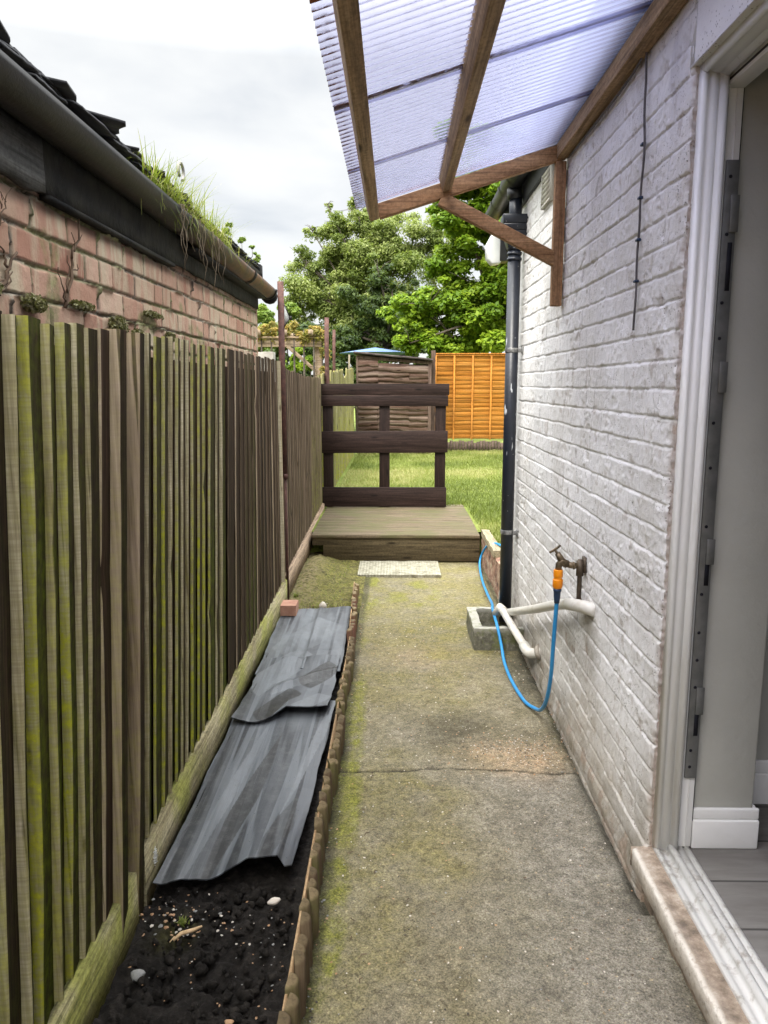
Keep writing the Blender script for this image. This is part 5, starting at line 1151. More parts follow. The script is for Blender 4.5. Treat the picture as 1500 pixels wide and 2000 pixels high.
# stones and chips
def pebble(c, r, mat, name, seed, sq=(1, 1, .6), rz=0):
    import bmesh
    bm = bmesh.new(); bmesh.ops.create_icosphere(bm, subdivisions=2, radius=1); r_ = random.Random(seed)
    ph = [r_.uniform(0, 6) for _ in range(3)]
    for v in bm.verts:
        k = 1 + 0.18 * math.sin(v.co.x * 3 + ph[0]) * math.cos(v.co.y * 3 + ph[1]) + 0.1 * math.sin(v.co.z * 4 + ph[2]); v.co = Vector((v.co.x * r * sq[0] * k, v.co.y * r * sq[1] * k, v.co.z * r * sq[2] * k))
    me = bpy.data.meshes.new(name); bm.to_mesh(me); bm.free(); me.materials.append(mat)
    for p in me.polygons: p.use_smooth = True
    o = bpy.data.objects.new(name, me); scene.collection.objects.link(o); o.location = c; o.rotation_euler = (0, 0, rz); return o
m_ps = simple('pale_stone', (0.52, 0.46, 0.38), (0.66, 0.61, 0.54), 60, 0.8); m_os = simple('orange_stone', (0.36, 0.20, 0.10), (0.50, 0.33, 0.20), 60, 0.8); m_gs = simple('grey_stone', (0.20, 0.20, 0.19), (0.32, 0.32, 0.30), 60, 0.8); m_wc = simple('wood_chip', (0.50, 0.33, 0.17), (0.66, 0.48, 0.28), 80, 0.8)
mb = MB(); mb.tube([(-0.602, 1.868, 0.005), (-0.585, 1.885, 0.013), (-0.555, 1.900, 0.012), (-0.535, 1.915, 0.012)], [0.004, 0.006, 0.006, 0.003], 5); mb.tube([(-0.60, 1.875, 0.012), (-0.61, 1.862, 0.004)], 0.002, 4)
tag(mb.build('wood_chip', m_wc, org=(-0.57, 1.89, 0.01)), 'pale split wood chip lying on the black soil', 'wood chip')
tag(pebble((-0.352, 2.03, 0.008), 0.014, m_ps, 'stone', 3, (1.3, .8, .7), .5), 'whitish stone on the soil under the lifted corner of the near sheet', 'stone')
tag(pebble((-0.392, 1.60, 0.004), 0.010, m_os, 'stone', 4, (1.2, .8, .6)), 'small tan pebble alone in the middle of the black soil', 'stone')
tag(pebble((-0.665, 1.76, -0.008), 0.018, m_gs, 'stone', 6), 'round grey stone in the soil against the gravel board', 'stone')
tag(pebble((-0.485, 4.99, 0.03), 0.028, m_ps, 'stone', 8, (1, .5, 1.2), .3), 'white broken stone standing at the mossy edge above the far sheet', 'stone')
tag(pebble((-0.46, 4.94, 0.01), 0.022, m_ps, 'stone', 9, (1.3, .7, .7), .1), 'flat cream stone just below the white broken stone', 'stone')
mb = MB(); gpos = []
def specks(n_, x0, x1, y0, y1, rr, zf, seed, name, mats, label, cat, cluster=None):
    r_ = np.random.default_rng(seed); mb = MB()
    oc = np.array([(1, 0, 0), (0, 1, 0), (-1, 0, 0), (0, -1, 0), (0, 0, 1), (.7, .7, .55), (-.7, .7, .55), (-.7, -.7, .55), (.7, -.7, .55)], float)
    F0 = [(0, 5, 8), (1, 6, 5), (2, 7, 6), (3, 8, 7), (4, 8, 5), (4, 5, 6), (4, 6, 7), (4, 7, 8), (0, 1, 5), (1, 2, 6), (2, 3, 7), (3, 0, 8)]
    x = r_.uniform(x0, x1, n_); y = r_.uniform(y0, y1, n_) if cluster is None else None
    if cluster is not None: x = r_.normal(cluster[0], cluster[2], n_); y = r_.normal(cluster[1], cluster[3], n_)
    s = r_.uniform(rr[0], rr[1], n_) * r_.uniform(0.6, 1, n_); a = r_.uniform(0, 6.3, n_); el = r_.uniform(0.5, 1, n_); mi = r_.integers(0, len(mats), n_)
    for i in range(n_):
        q = oc * r_.uniform(.75, 1.2, (9, 1)) * np.array((s[i], s[i] * el[i], s[i] * 0.5)); ca, sa = math.cos(a[i]), math.sin(a[i])
        V = np.stack([x[i] + q[:, 0] * ca - q[:, 1] * sa, y[i] + q[:, 0] * sa + q[:, 1] * ca, zf(x[i], y[i]) + q[:, 2]], -1); mb._add(V, np.array(F0), mi[i])
    return tag(mb.build(name, mats, org=((x0 + x1) / 2, (y0 + y1) / 2, 0), fix=False), label, cat, kind='stuff')
specks(1500, -0.17, 0.70, 1.35, 4.8, (0.0012, 0.0052), lambda x, y: 0.0005, 5, 'path_grit', [m_ps, m_os, m_gs, m_soil_d := simple('dark_grit', (0.03, 0.025, 0.02), (0.06, 0.05, 0.035))], 'loose grit and tiny stones scattered on the concrete path', 'grit')
specks(700, -0.2, 0.7, 2, 4, (0.0012, 0.005), lambda x, y: 0.001, 6, 'sandy_grit', [m_ps, m_os, m_os, m_soil_d], 'orange sandy grit spread by the crack at the foot of the wall', 'grit', cluster=(0.50, 3.0, 0.13, 0.08))
specks(170, -0.70, -0.28, 1.3, 2.1, (0.0015, 0.006), lambda x, y: -0.012, 7, 'soil_pebbles', [m_ps, m_os, m_gs, m_os], 'small pebbles mixed through the black bed soil', 'pebbles')
specks(60, -0.70, -0.5, 1.8, 2.1, (0.002, 0.009), lambda x, y: -0.006, 8, 'bed_rubble', [m_ps, m_os, m_os, m_gs], 'pinkish rubble crumbs along the front of the near sheet', 'rubble', cluster=(-0.62, 1.97, 0.07, 0.05))
specks(260, -0.235, -0.19, 1.2, 5.2, (0.002, 0.006), lambda x, y: 0.0, 9, 'edge_debris', [m_soil_d, m_soil_d, m_gs, m_os], 'dark crumbs of debris along the foot of the log edging', 'debris')
specks(240, 0.68, 0.73, 2.1, 4.2, (0.002, 0.006), lambda x, y: -0.008, 10, 'wall_debris', [m_soil_d, m_gs, m_os, m_ps], 'flaked paint and dirt in the gap along the white wall foot', 'debris')

# soil clods so the bed has real lumps
def clods(n_, label, seed, x0, x1, y0, y1, rr, mat, name='soil_clods'):
    r_ = np.random.default_rng(seed); mb = MB(); import bmesh
    bm = bmesh.new(); bmesh.ops.create_icosphere(bm, subdivisions=2, radius=1); V0 = np.array([v.co[:] for v in bm.verts]); F0 = np.array([[v.index for v in f.verts] for f in bm.faces]); bm.free()
    for i in range(n_):
        c = np.array((r_.uniform(x0, x1), r_.uniform(y0, y1), 0)); s = r_.uniform(*rr) * r_.uniform(.5, 1)
        k = 1 + 1.7 * (fbm(V0[:, 0] * 2.6 + i * 3.1, V0[:, 1] * 2.6 + V0[:, 2] * 2.2, seed + 2)[:, None] - 0.5)
        mb._add(V0 * k * s * r_.uniform(.7, 1.2, 3) + c + np.array((0, 0, -0.022 + 0.010 * r_.random())), F0, 0)
    return tag(mb.build(name, mat, org=((x0 + x1) / 2, (y0 + y1) / 2, 0), smooth=True, fix=False), label, 'soil', kind='stuff')
clods(420, 'dark lumps of dug soil in the near end of the bed', 31, -0.70, -0.29, 1.25, 2.12, (0.005, 0.018), bpy.data.materials['black_soil'])

# moss and grass wisps at the far left corner of the path
n = 1500
wx = -0.72 + rng.uniform(0, 1, n) ** 1.5 * 0.36; wy = rng.uniform(4.92, 6.3, n)
o = blades(np.stack([wx, wy, np.full(n, 0.005) + 0.05 * np.exp(-((wy - 6.05) / .5) ** 2 - ((wx + .64) / .14) ** 2)], -1), rng.uniform(0.008, 0.035, n), rng.uniform(0.002, 0.005, n), rng.uniform(0.5, 2.0, n), np.clip(rng.normal(0.6, .3, n), 0, 1), 'moss_wisps', m_tuft, (-0.6, 5.5, 0))
tag(o, 'tangle of moss, straw and grass wisps in the corner before the deck', 'moss', kind='stuff')
def tiny_weed(x, y, z, n_, hl, seed, label):
    r_ = np.random.default_rng(seed); st = rng.bit_generator.state
    o = blades(np.array([[x, y, z]] * n_) + r_.normal(0, 0.008, (n_, 3)) * (1, 1, 0), r_.uniform(*hl, n_), 0.006, r_.uniform(0.5, 1.3, n_), np.clip(r_.normal(0.45, .15, n_), 0, 1), 'weed', m_tuft, (x, y, z), seg=3, droop=.3)
    tag(o, label, 'weed')
tiny_weed(-0.70, 5.25, 0.02, 40, (0.02, 0.05), 41, 'bright green weed at the foot of the gravel board behind the brick')
tiny_weed(-0.60, 1.955, -0.01, 26, (0.008, 0.02), 42, 'tiny mossy green sprout in the soil in front of the near sheet')

# ---- ribbed pale mat in front of the step
g = G('ribbed_mat'); rb = g.n('ShaderNodeTexWave', wave_type='BANDS', bands_direction='X'); g.L(g.obj, rb.inputs['Vector']); rb.inputs['Scale'].default_value = 13; rb.inputs['Distortion'].default_value = 0.3
n = g.noise(22, 6, .7); c = g.ramp(n, [(0.35, (0.13, 0.115, 0.075)), (0.5, (0.27, 0.255, 0.19)), (0.7, (0.38, 0.365, 0.30))]); c = g.mix(g.ramp(rb.outputs['Fac'], [(0.1, 0.45), (0.5, 0.0)]), c, (0.20, 0.19, 0.13))
m_mt = g.done(c, 0.9, g.bump(rb.outputs['Fac'], 0.004))
mb = MB(); rough_box(mb, -0.295, 0.365, 5.90, 6.385, -0.005, 0.022, 0.03, 0.002, 14)
tag(mb.build('paving_slab', m_mt, org=(0.03, 6.1, 0)), 'pale ribbed slab set flat on the path before the deck step', 'paving slab')

# ---- deck step
m_dk = wood('deck_boards', (0.045, 0.032, 0.019), (0.105, 0.080, 0.050), (0.18, 0.145, 0.098), 'x', 0.8, green=(0.085, 0.082, 0.035))
m_df = wood('deck_fascia', (0.042, 0.031, 0.016), (0.075, 0.057, 0.031), (0.115, 0.090, 0.053), 'x', 0.7)
deck = thing('deck', 'low weathered wooden deck step below the brown gate', 'deck', (0, 7.1, 0))
y_ = 6.40; i = 0
while y_ < 7.97:
    mb = MB(); mb.box(-0.712 + rs.uniform(0, .004), 0.727 - rs.uniform(0, .006), y_, y_ + 0.138, 0.214, 0.243 + 0.001 * (i % 2)); mb.build('deck_board', m_dk, deck, bevel=0.004); y_ += 0.1425; i += 1
mb = MB(); mb.prism([(-0.705, 0.150), (-0.612, 0.150), (-0.612, 0.012), (0.722, 0.012), (0.722, 0.213), (-0.705, 0.213)], 'y', 6.415, 6.445); mb.build('front_board', m_df, deck, bevel=0.002)
mb = MB(); mb.box(0.69, 0.72, 6.446, 7.95, 0.02, 0.213); mb.box(-0.6, 0.68, 7.9, 7.93, 0.02, 0.213); mb.build('side_joist', m_df, deck)

# ---- brown gate of boards and posts
m_gx = wood('dark_brown_rails', (0.010, 0.0055, 0.0045), (0.021, 0.0118, 0.0095), (0.040, 0.024, 0.020), 'x', 0.8, rough=0.6)
m_gz = wood('dark_brown_posts', (0.009, 0.005, 0.004), (0.018, 0.010, 0.008), (0.034, 0.020, 0.016), 'z', 0.8, rough=0.6)
gate = thing('gate', 'dark brown open-railed wooden gate panel standing on the back of the deck', 'gate', (-0.1, 7.93, 0.24))
for (z0_, z1_, x1_, tz) in ((1.399, 1.512, 0.548, 0), (1.288, 1.3975, 0.538, 0), (0.812, 1.035, 0.538, 0.004), (0.250, 0.455, 0.530, 0)):
    mb = MB(); mb.obox(((-0.752 + x1_) / 2, 7.895, (z0_ + z1_) / 2), ((x1_ + 0.752) / 2, 0, tz), (0, 0.011, 0), (0, 0, (z1_ - z0_) / 2)); mb.build('rail', m_gx, gate, bevel=0.0015)
for (x0_, x1_) in ((-0.742, -0.638), (-0.163, -0.056), (0.410, 0.518)):
    mb = MB(); mb.box(x0_, x1_, 7.907, 7.95, 0.246, 1.485); mb.build('post', m_gz, gate, bevel=0.003)

# ---- low retaining wall between path and lawn
m_rw = G('crumbling_brick'); g = m_rw
n = g.noise(14, 7, .7); c = g.ramp(n, [(0.32, (0.06, 0.04, 0.03)), (0.48, (0.24, 0.13, 0.085)), (0.6, (0.33, 0.25, 0.17)), (0.75, (0.40, 0.37, 0.27))])
m_rw = g.done(c, 0.95, g.bump(n, 0.015))
rw = thing('retaining_wall', 'low crumbling brick retaining wall with timber top between path and lawn', 'wall', (0.76, 5.9, 0))
mb = MB(); rough_box(mb, 0.745, 0.80, 5.25, 6.44, -0.05, 0.235, 0.03, 0.012, 20); mb.build('brickwork', m_rw, rw)
mb = MB(); rough_box(mb, 0.735, 0.80, 5.6, 6.45, 0.232, 0.285, 0.05, 0.004, 21); mb.build('coping', wood('sleeper', (0.12, 0.10, 0.065), (0.25, 0.215, 0.14), (0.36, 0.31, 0.21), 'y', .8), rw)

# ---- brown shed of wavy lap boards
m_sh = wood('shed_boards', (0.045, 0.022, 0.017), (0.150, 0.088, 0.070), (0.46, 0.36, 0.31), 'x', 0.22, bump=0.004)
m_shz = wood('shed_posts', (0.04, 0.025, 0.018), (0.10, 0.065, 0.05), (0.20, 0.15, 0.12), 'z', 0.5)
shed = thing('shed', 'old brown shed of wavy overlapping boards with sloping felt roof', 'shed', (-0.05, 14.3, 0.24))
def lap(mb, x0, x1, y, zb, h, seed, t=0.018, sag=0.03, slope=0.0):
    n_ = 40; X_ = np.linspace(x0, x1, n_); w = sag * (fbm(X_ * 3.0, X_ * 0, seed, 4) - 0.5) * 2 + slope * (X_ - x0)
    P = np.zeros((n_, 5, 3))
    for j, (yo, zo) in enumerate([(0.0, h), (-t * 1.6, 0.0), (-t * 0.9, -0.003), (0.01, 0.02), (0.0, h)]): P[:, j] = np.stack([X_, y + yo + 0 * X_, zb + zo + w * (1 if j in (1, 2) else .3)], -1)
    mb.grid(P)
def rooftop(x): return 2.085 - (x + 0.72) * 0.088
for k, (x0_, x1_) in enumerate(((-0.68, -0.315), (-0.315, 0.255), (0.255, 0.60))):
    mb = MB(); z_ = 0.28; i = 0
    while z_ < rooftop(x1_) - 0.16: lap(mb, x0_, x1_, 14.28 + 0.004 * k, z_ + (0, 0.02, -0.015)[k], 0.125, 800 + 20 * k + i, t=0.030, sag=0.038, slope=(0.02, -0.05, 0.0)[k]); z_ += 0.098; i += 1
    mb.build('lap_boards', m_sh, shed)
mb = MB(); mb.box(-0.70, 0.61, 14.31, 14.33, 0.25, 1.86); mb.build('wall', m_shz, shed)
mb = MB()
for (x0_, x1_, zt_) in ((-0.715, -0.675, 2.02), (0.60, 0.66, 1.93), (-0.33, -0.30, 1.6)): mb.box(x0_, x1_, 14.25, 14.29, 0.25, zt_)
mb.obox((-0.04, 14.265, rooftop(-0.04) - 0.075), (0.66, 0, -0.055), (0, 0.012, 0), (0, 0, 0.028)); mb.build('frame', m_shz, shed, bevel=0.004)
mb = MB(); n_ = 30; X_ = np.linspace(-0.76, 0.68, n_); P = np.zeros((n_, 5, 3)); w = 0.02 * (fbm(X_ * 3, X_ * 0, 850) - .5)
for j, (yo, zo) in enumerate([(14.18, 0.03), (14.17, 0.0), (15.4, -0.02), (15.4, 0.04), (14.18, 0.03)]): P[:, j] = np.stack([X_, yo + 0 * X_, rooftop(X_) + zo + w - .02], -1)
mb.grid(P); mb.build('roof', simple('roof_felt', (0.07, 0.055, 0.055), (0.17, 0.14, 0.14), 6, 0.9, 0.004), shed)
mb = MB(); mb.box(-0.70, -0.68, 14.3, 15.35, 0.25, 2.0); mb.box(0.60, 0.62, 14.3, 15.35, 0.25, 1.9); mb.box(-0.7, 0.62, 15.33, 15.35, 0.25, 1.9); mb.build('side_wall', m_shz, shed)
mb = MB(); rough_box(mb, 0.665, 0.745, 14.5, 14.58, 0.2, 2.13, 0.06, 0.006, 30)
tag(mb.build('fence_post', m_shz, org=(0.7, 14.54, 0.2)), 'tall dark timber post between the brown shed and orange fence', 'post')

# ---- orange waney-lap fence panel with kickboard logs
m_or2 = wood('orange_stained_pine', (0.36, 0.12, 0.018), (0.52, 0.21, 0.038), (0.64, 0.32, 0.09), 'x', 0.35, bump=0.003, knots=False)
m_or3 = wood('orange_battens', (0.36, 0.12, 0.018), (0.50, 0.20, 0.035), (0.60, 0.27, 0.07), 'z', 0.5, knots=False)
for k, (xa, xb, lb) in enumerate(((0.76, 2.58, 'bright orange-brown lap fence panel beside the old shed'), (2.62, 4.44, 'bright orange-brown lap fence panel hidden behind the house corner'))):
    of = thing('orange_fence', lb, 'fence', ((xa + xb) / 2, 15.1, 0.4), 'orange lap fence panels')
    mb = MB(); z_ = 0.47; i = 0
    while z_ < 2.02: lap(mb, xa, xb, 15.1, z_, 0.118, 900 + 30 * k + i, t=0.008, sag=0.018); z_ += 0.0865; i += 1
    mb.build('lap_boards', m_or2, of)
    mb = MB()
    for xc in np.linspace(xa + 0.02, xb - 0.02, 6): mb.box(xc - 0.017, xc + 0.017, 15.045, 15.072, 0.45, 2.085)
    mb.box(xa, xb, 15.05, 15.08, 2.05, 2.088); mb.build('batten', m_or3, of, bevel=0.003)
    mb = MB(); mb.box(xa - 0.02, xb + 0.02, 15.03, 15.11, 2.088, 2.102); mb.build('capping', m_or3, of, bevel=0.003)
le = thing('log_edging', 'dark low log roll along the foot of the orange fence', 'edging', (2.0, 15.0, 0.2))
mb = MB(); x_ = 0.80; i = 0
while x_ < 4.4:
    mb.prism([(x_ + 0.028 * math.cos(a), 14.99 + 0.028 * math.sin(a)) for a in np.linspace(-math.pi, 0, 7)], 'z', 0.2, 0.425 + 0.012 * math.sin(i * 1.7) - (0.03 if i % 9 == 4 else 0)); x_ += 0.058; i += 1
mb.build('logs', simple('dark_logs', (0.05, 0.035, 0.028), (0.13, 0.09, 0.07), 14, 0.9), le)

# ---- neighbour's pergola, parasol, vegetation
m_pg = wood('pergola_wood', (0.17, 0.12, 0.075), (0.31, 0.23, 0.155), (0.42, 0.33, 0.24), 'x', 0.4)
pg = thing('pergola', 'weathered timber pergola with climbing leaves beyond the left fence', 'pergola', (-1.6, 12.2, 0))
mb = MB(); mb.box(-3.4, -1.13, 12.0, 12.06, 2.075, 2.20); mb.box(-3.4, -1.10, 11.97, 12.09, 2.202, 2.235); mb.build('beam', m_pg, pg, bevel=0.006)
mb = MB(); mb.box(-1.24, -1.13, 12.061, 12.16, 0.0, 2.2); mb.build('post', m_pg, pg, bevel=0.005)
mb = MB(); mb.bar((-1.66, 12.03, 2.09), (-1.19, 12.1, 1.68), 0.05, 0.075, up=(0, 1, 0)); mb.build('brace', m_pg, pg, bevel=0.004)
mb = MB()
for x_ in np.arange(-3.3, -1.2, 0.4): mb.box(x_, x_ + 0.05, 11.7, 14.5, 2.236, 2.32)
mb.build('rafter', m_pg, pg)

def leaves(blobs, Y, depth, n_, size, seed, flat=0.5, hang=0.0, shell=0.55, aspect=0.6):
    """leaf faces spread through overlapping uneven clumps; blobs = (x, z, r)"""
    r_ = np.random.default_rng(seed); B = np.array(blobs, float); wgt = B[:, 2] ** 2; wgt /= wgt.sum(); P = []; Nn = []; V_ = []
    # sub-clumps
    sub = []
    for (x, z, r) in blobs:
        k = max(5, int(26 * r))
        for _ in range(k):
            u = r_.normal(size=3); u /= np.linalg.norm(u); q = u * r * (r_.uniform(0.25, 1.05) if r_.random() < .85 else r_.uniform(1.0, 1.45)) * np.array((1, 1, .85))
            sub.append((x + q[0], Y + q[1] * depth, z + q[2], r * r_.uniform(0.16, 0.46), r_.uniform(0, 1)))
    sub = np.array(sub); w2 = sub[:, 3] ** 1.8; w2 /= w2.sum(); idx = r_.choice(len(sub), n_, p=w2); s = sub[idx]
    u = r_.normal(size=(n_, 3)); u /= np.linalg.norm(u, axis=1)[:, None]; rad = r_.uniform(0, 1, n_) ** shell
    C = s[:, :3] + u * (rad * s[:, 3])[:, None] * np.array((1.25, 1.1, 0.75)) 
    if hang: C[:, 2] -= hang * (r_.uniform(0, 1, n_) < 0.25) * r_.uniform(0, 1, n_)
    nrm = u * 0.6 + r_.normal(size=(n_, 3)) * 0.55 + np.array((0, -0.15, flat)); nrm /= np.linalg.norm(nrm, axis=1)[:, None]
    a = np.cross(nrm, r_.normal(size=(n_, 3))); a /= np.linalg.norm(a, axis=1)[:, None]; b = np.cross(nrm, a)
    L = (size * r_.uniform(0.6, 1.3, n_))[:, None]; W = L * aspect
    V = np.stack([C - a * L, C - b * W * 0.7 - a * L * 0.1, C + a * L, C + b * W * 0.7 - a * L * 0.1], 1).reshape(-1, 3)
    v = np.clip(0.5 * s[:, 4] + 0.25 * rad + r_.normal(0.12, 0.16, n_), 0, 1)
    return V, np.arange(n_ * 4).reshape(-1, 4), np.repeat(v, 4), sub
m_bark = simple('bark', (0.045, 0.035, 0.025), (0.12, 0.10, 0.08), 8, 0.95, 0.01)
def tree(label, blobs, Y, n_, size, mat, seed, trunk, depth=0.9, **k):
    t = thing('tree', label, 'tree', (trunk[0], Y, 0.1))
    V, F, v, sub = leaves(blobs, Y, depth, n_, size, seed, **k)
    mb = MB(); mb._add(V, F, 0, dict(v=v)); mb.build('crown', mat, t, fix=False)
    r_ = random.Random(seed); mb = MB(); zt = min(b[1] for b in blobs); R0 = trunk[1]
    fork = Vector((trunk[0] + 0.1, Y, zt + 0.25)); mb.tube([(trunk[0], Y, 0.0), (trunk[0] + 0.04, Y, zt * 0.5), fork], [R0, R0 * 0.85, R0 * 0.7], 10)
    for (x, z, r) in blobs:
        e_ = Vector((x, Y + r_.uniform(-0.4, 0.4), z)); m_ = fork.lerp(e_, 0.5) + Vector((r_.uniform(-.2, .2), r_.uniform(-.3, .3), 0.25))
        mb.tube([fork, m_, e_], [R0 * 0.3, R0 * 0.16, 0.012], 7)
        for _ in range(4):
            q = e_ + Vector((r_.uniform(-1, 1) * r, r_.uniform(-.5, .5) * r, r_.uniform(-.5, 1) * r)); mb.tube([e_, e_.lerp(q, .5) + Vector((0, 0, 0.06)), q], [0.012, 0.009, 0.004], 5)
    mb.build('trunk', m_bark, t)
    return t
m_lf1 = leaf_mat('sage_leaves', (0.06, 0.095, 0.02), (0.155, 0.205, 0.045), (0.34, 0.38, 0.13), 0.4)
m_lf2 = leaf_mat('maple_leaves', (0.055, 0.115, 0.006), (0.13, 0.235, 0.010), (0.28, 0.39, 0.025), 0.42)
m_lf3 = leaf_mat('dark_leaves', (0.012, 0.026, 0.005), (0.030, 0.056, 0.010), (0.075, 0.115, 0.022), 0.2)
m_lf4 = leaf_mat('hedge_leaves', (0.05, 0.10, 0.015), (0.13, 0.21, 0.03), (0.28, 0.36, 0.07), 0.35)
m_lf5 = leaf_mat('climber_leaves', (0.12, 0.13, 0.025), (0.24, 0.21, 0.05), (0.42, 0.27, 0.06), 0.3)
LEFT = [(-1.11, 6.50, 0.64), (-1.80, 6.21, 0.61), (-2.46, 5.99, 0.30), (-0.42, 6.06, 0.77), (-2.66, 5.03, 0.55), (-1.73, 5.18, 0.83), (-0.81, 5.03, 0.96), (0.27, 5.32, 0.96), (1.11, 5.76, 0.72), (-2.90, 3.98, 0.5), (-2.06, 3.98, 0.88), (-1.12, 3.83, 0.96), (-0.04, 3.98, 0.96), (-2.69, 3.23, 0.67), (-1.44, 2.92, 0.80), (-0.50, 2.77, 0.80), (-3.15, 4.43, 0.25), (-1.26, 6.90, 0.22), (-2.0, 6.72, 0.19), (-2.85, 5.33, 0.19)]
DARK = [(-0.76, 3.73, 0.62), (-0.18, 3.0, 0.72), (-1.05, 2.85, 0.62), (-0.47, 4.5, 0.42), (0.26, 3.2, 0.6), (-1.5, 2.6, 0.5), (-0.1, 4.1, 0.5), (-0.6, 2.3, 0.6), (0.3, 2.4, 0.5)]
MAPLE = [(1.95, 6.01, 0.68), (1.31, 5.57, 0.49), (1.56, 5.01, 0.55), (2.20, 5.12, 0.68), (1.39, 4.27, 0.49), (0.69, 3.24, 0.52), (0.21, 3.04, 0.35), (1.17, 3.29, 0.55), (2.00, 3.64, 0.68), (2.52, 4.21, 0.55), (0.57, 2.71, 0.47), (1.30, 2.59, 0.55), (2.02, 2.71, 0.68), (2.55, 3.06, 0.55), (0.34, 2.45, 0.35), (3.27, 4.78, 0.99), (3.43, 3.29, 0.99), (2.05, 6.67, 0.74)]
tree('tall loose sage-green tree with wispy top beyond the shed', LEFT, 24, 140000, 0.054, m_lf1, 1, (-0.9, 0.16), hang=0.25, aspect=0.55)
tree('dark dense evergreen standing in front of the sage-green tree', DARK, 21.8, 30000, 0.06, m_lf3, 2, (-0.4, 0.2))
tree('bright green broad-leaved tree overhanging the orange fence', [(a, b, r * 1.18) for a, b, r in MAPLE], 18.5, 125000, 0.066, m_lf2, 3, (2.3, 0.18), flat=0.9, aspect=0.8)
def bush(label, blobs, Y, n_, size, mat, seed, zb=0.1, sr=0.03, **k):
    V, F, v, _ = leaves(blobs, Y, 0.8, n_, size, seed, **k); mb = MB(); mb._add(V, F, 0, dict(v=v)); zc = min(b[1] - b[2] for b in blobs)
    t = thing('shrub', label, 'shrub', (blobs[0][0], Y, zb)); mb.build('foliage', mat, t, fix=False)
    mb = MB(); r_ = random.Random(seed)
    for (x, z, r) in blobs: mb.tube([(blobs[0][0] + (x - blobs[0][0]) * 0.4, Y, zb), (x, Y, zb + (z - zb) * .6), (x, Y, z)], [sr, sr * 0.7, sr * 0.3], 6)
    mb.build('stem', m_bark, t)
bush('pale green shrub filling the gap under the gutter end', [(-3.61, 3.36, 0.41), (-3.26, 2.94, 0.44), (-3.03, 3.50, 0.35), (-3.7, 2.6, .5)], 22, 16000, 0.06, m_lf4, 11)
bush('mid green hedge running behind the pergola', [(-2.62, 2.80, 0.44), (-2.19, 2.38, 0.5), (-3.4, 2.2, .5), (-2.8, 1.9, .5), (-1.61, 2.20, 0.51), (-1.9, 1.7, .5), (-1.0, 1.6, 0.5)], 21, 22000, 0.06, m_lf3, 12)
bush('low dark shrubs behind the shed and parasol', [(-1.04, 2.1, 0.5), (-0.46, 2.10, 0.44), (0.3, 2.2, .5), (-1.1, 1.4, .6), (-0.3, 1.3, .6)], 21.5, 15000, 0.06, m_lf3, 13)
bush('vivid lime green shrub framed under the pergola beam', [(-1.83, 1.98, 0.21), (-1.67, 1.90, 0.2), (-1.99, 1.88, 0.2), (-1.52, 1.82, 0.17), (-1.9, 1.6, .25)], 14, 7000, 0.036, m_lf2, 14)
bush('yellowing climber draped over the top of the pergola', [(-2.3, 2.32, 0.10), (-2.05, 2.32, 0.13), (-1.9, 2.32, .12), (-1.72, 2.34, 0.15), (-1.55, 2.35, 0.15), (-1.4, 2.33, .14), (-1.25, 2.30, 0.13), (-1.12, 2.25, 0.12), (-1.05, 2.0, 0.10), (-1.10, 1.75, .08)], 12.0, 7000, 0.024, m_lf5, 15, hang=0.12)
bush('small self-seeded shrub leaning above the outbuilding roof end', [(-1.00, 2.38, 0.04), (-0.98, 2.42, 0.022), (-0.90, 2.33, 0.035), (-0.82, 2.24, 0.035), (-0.84, 2.30, 0.02)], 4.68, 1500, 0.010, m_lf4, 16, zb=2.16, sr=0.003)
m_par = simple('blue_canvas', (0.10, 0.17, 0.33), (0.15, 0.23, 0.40), 3, 0.8)
par = thing('parasol', 'pale blue garden parasol just showing beyond the shed roof', 'parasol', (-0.75, 19.5, 0.2))
mb = MB(); k_ = 8; c = (-0.50, 19.5); V = [(c[0], c[1], 2.42)] + [(c[0] + 0.9 * math.cos(2 * math.pi * i / k_), c[1] + 0.9 * math.sin(2 * math.pi * i / k_), 2.285) for i in range(k_)] + [(c[0], c[1], 2.40)] + [(c[0] + 0.88 * math.cos(2 * math.pi * i / k_), c[1] + 0.88 * math.sin(2 * math.pi * i / k_), 2.265) for i in range(k_)]
F = [(0, 1 + i, 1 + (i + 1) % k_) for i in range(k_)] + [(9, 10 + (i + 1) % k_, 10 + i) for i in range(k_)] 
mb._add(V, np.array(F)); mb._add([V[1 + i] for i in range(k_)] + [V[10 + i] for i in range(k_)], np.array([(i, (i + 1) % k_, k_ + (i + 1) % k_, k_ + i) for i in range(k_)])); mb.build('canopy', m_par, par)
mb = MB(); mb.tube([(c[0], c[1], 0.2), (c[0], c[1], 2.40)], 0.02, 8); mb.build('pole', m_pg, par)

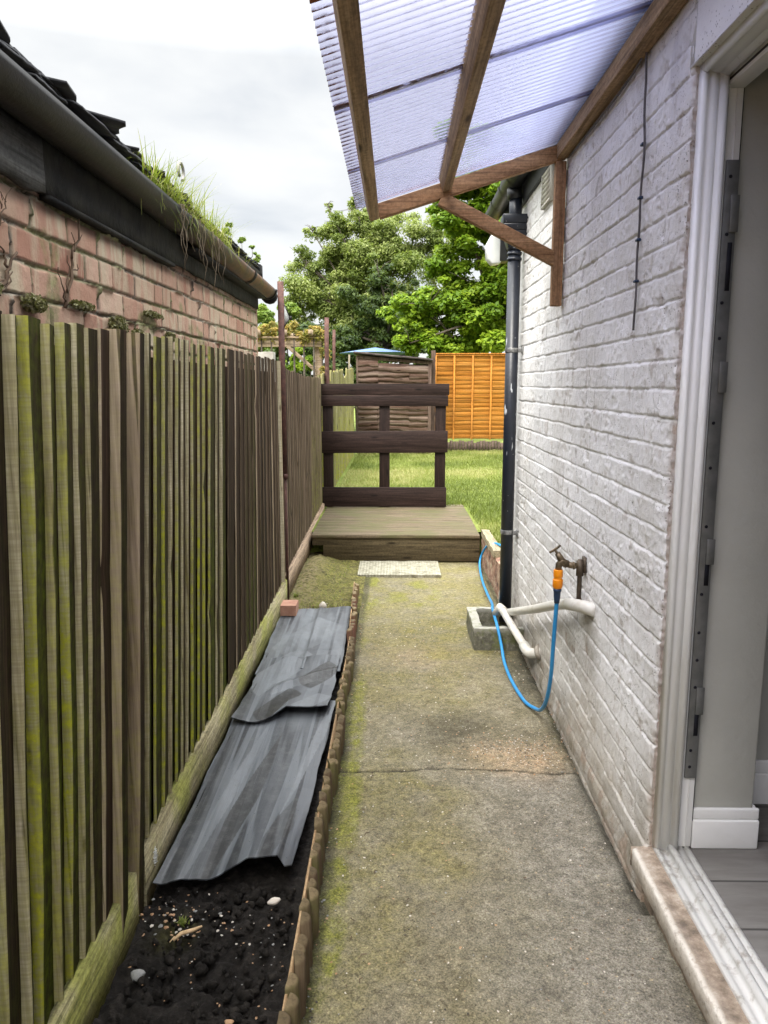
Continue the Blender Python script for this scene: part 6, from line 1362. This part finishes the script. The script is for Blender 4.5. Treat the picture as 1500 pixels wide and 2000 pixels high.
# twigs and leaf bits dropped along the path
mb = MB(); rs = random.Random(77)
for i in range(46):
    x_ = rs.choice((rs.uniform(-0.18, -0.05), rs.uniform(-0.1, 0.7))); y_ = rs.uniform(1.5, 6.2); a = rs.uniform(0, 6.3); L = rs.uniform(0.006, 0.028)
    mb.tube([(x_, y_, 0.003), (x_ + L * .5 * math.cos(a), y_ + L * .5 * math.sin(a), 0.006), (x_ + L * math.cos(a + .4), y_ + L * math.sin(a + .4), 0.003)], [0.0012, 0.0016, 0.0006], 4)
tag(mb.build('twig_litter', m_vine, org=(0.2, 3, 0), fix=False), 'dark twig ends and leaf bits scattered over the concrete path', 'litter', kind='stuff')
specks(230, -0.70, -0.28, 5.0, 6.35, (0.003, 0.012), lambda x, y: 0.008 + 0.05 * math.exp(-((y - 6.05) / .5) ** 2 - ((x + .64) / .14) ** 2), 15, 'corner_rubble', [m_ps, m_os, m_gs, m_soil_d, m_gul], 'crumbled stone mixed with moss in the corner before the deck', 'rubble')
clods(60, 'mossy lumps of broken mortar in the corner before the deck', 33, -0.70, -0.50, 5.2, 6.3, (0.012, 0.035), m_gul, 'mossy_rubble')
specks(150, -0.60, -0.29, 4.9, 5.06, (0.003, 0.010), lambda x, y: 0.004, 16, 'bed_end_dirt', [m_soil_d, m_soil_d, m_os, m_gs], 'dark dirt and stones between the far sheet and the moss', 'dirt')
r_ = np.random.default_rng(9); n_ = 160; Pq = np.stack([np.full(n_, -0.7285) + r_.uniform(0, .003, n_), 2.128 + r_.normal(0, 0.006, n_), 0.085 + r_.normal(0, 0.011, n_)], -1)
aq = r_.normal(size=(n_, 3)) * 0.0022; bq = r_.normal(size=(n_, 3)) * 0.0018
mb = MB(); mb._add(np.stack([Pq - aq, Pq - bq, Pq + aq, Pq + bq], 1).reshape(-1, 3), np.arange(n_ * 4).reshape(-1, 4))
tag(mb.build('lichen', simple('white_lichen', (0.55, 0.55, 0.5), (0.7, 0.7, 0.66)), org=(-0.728, 2.128, 0.085), fix=False), 'small white crusty patch on the gravel board above the near sheet corner', 'lichen')
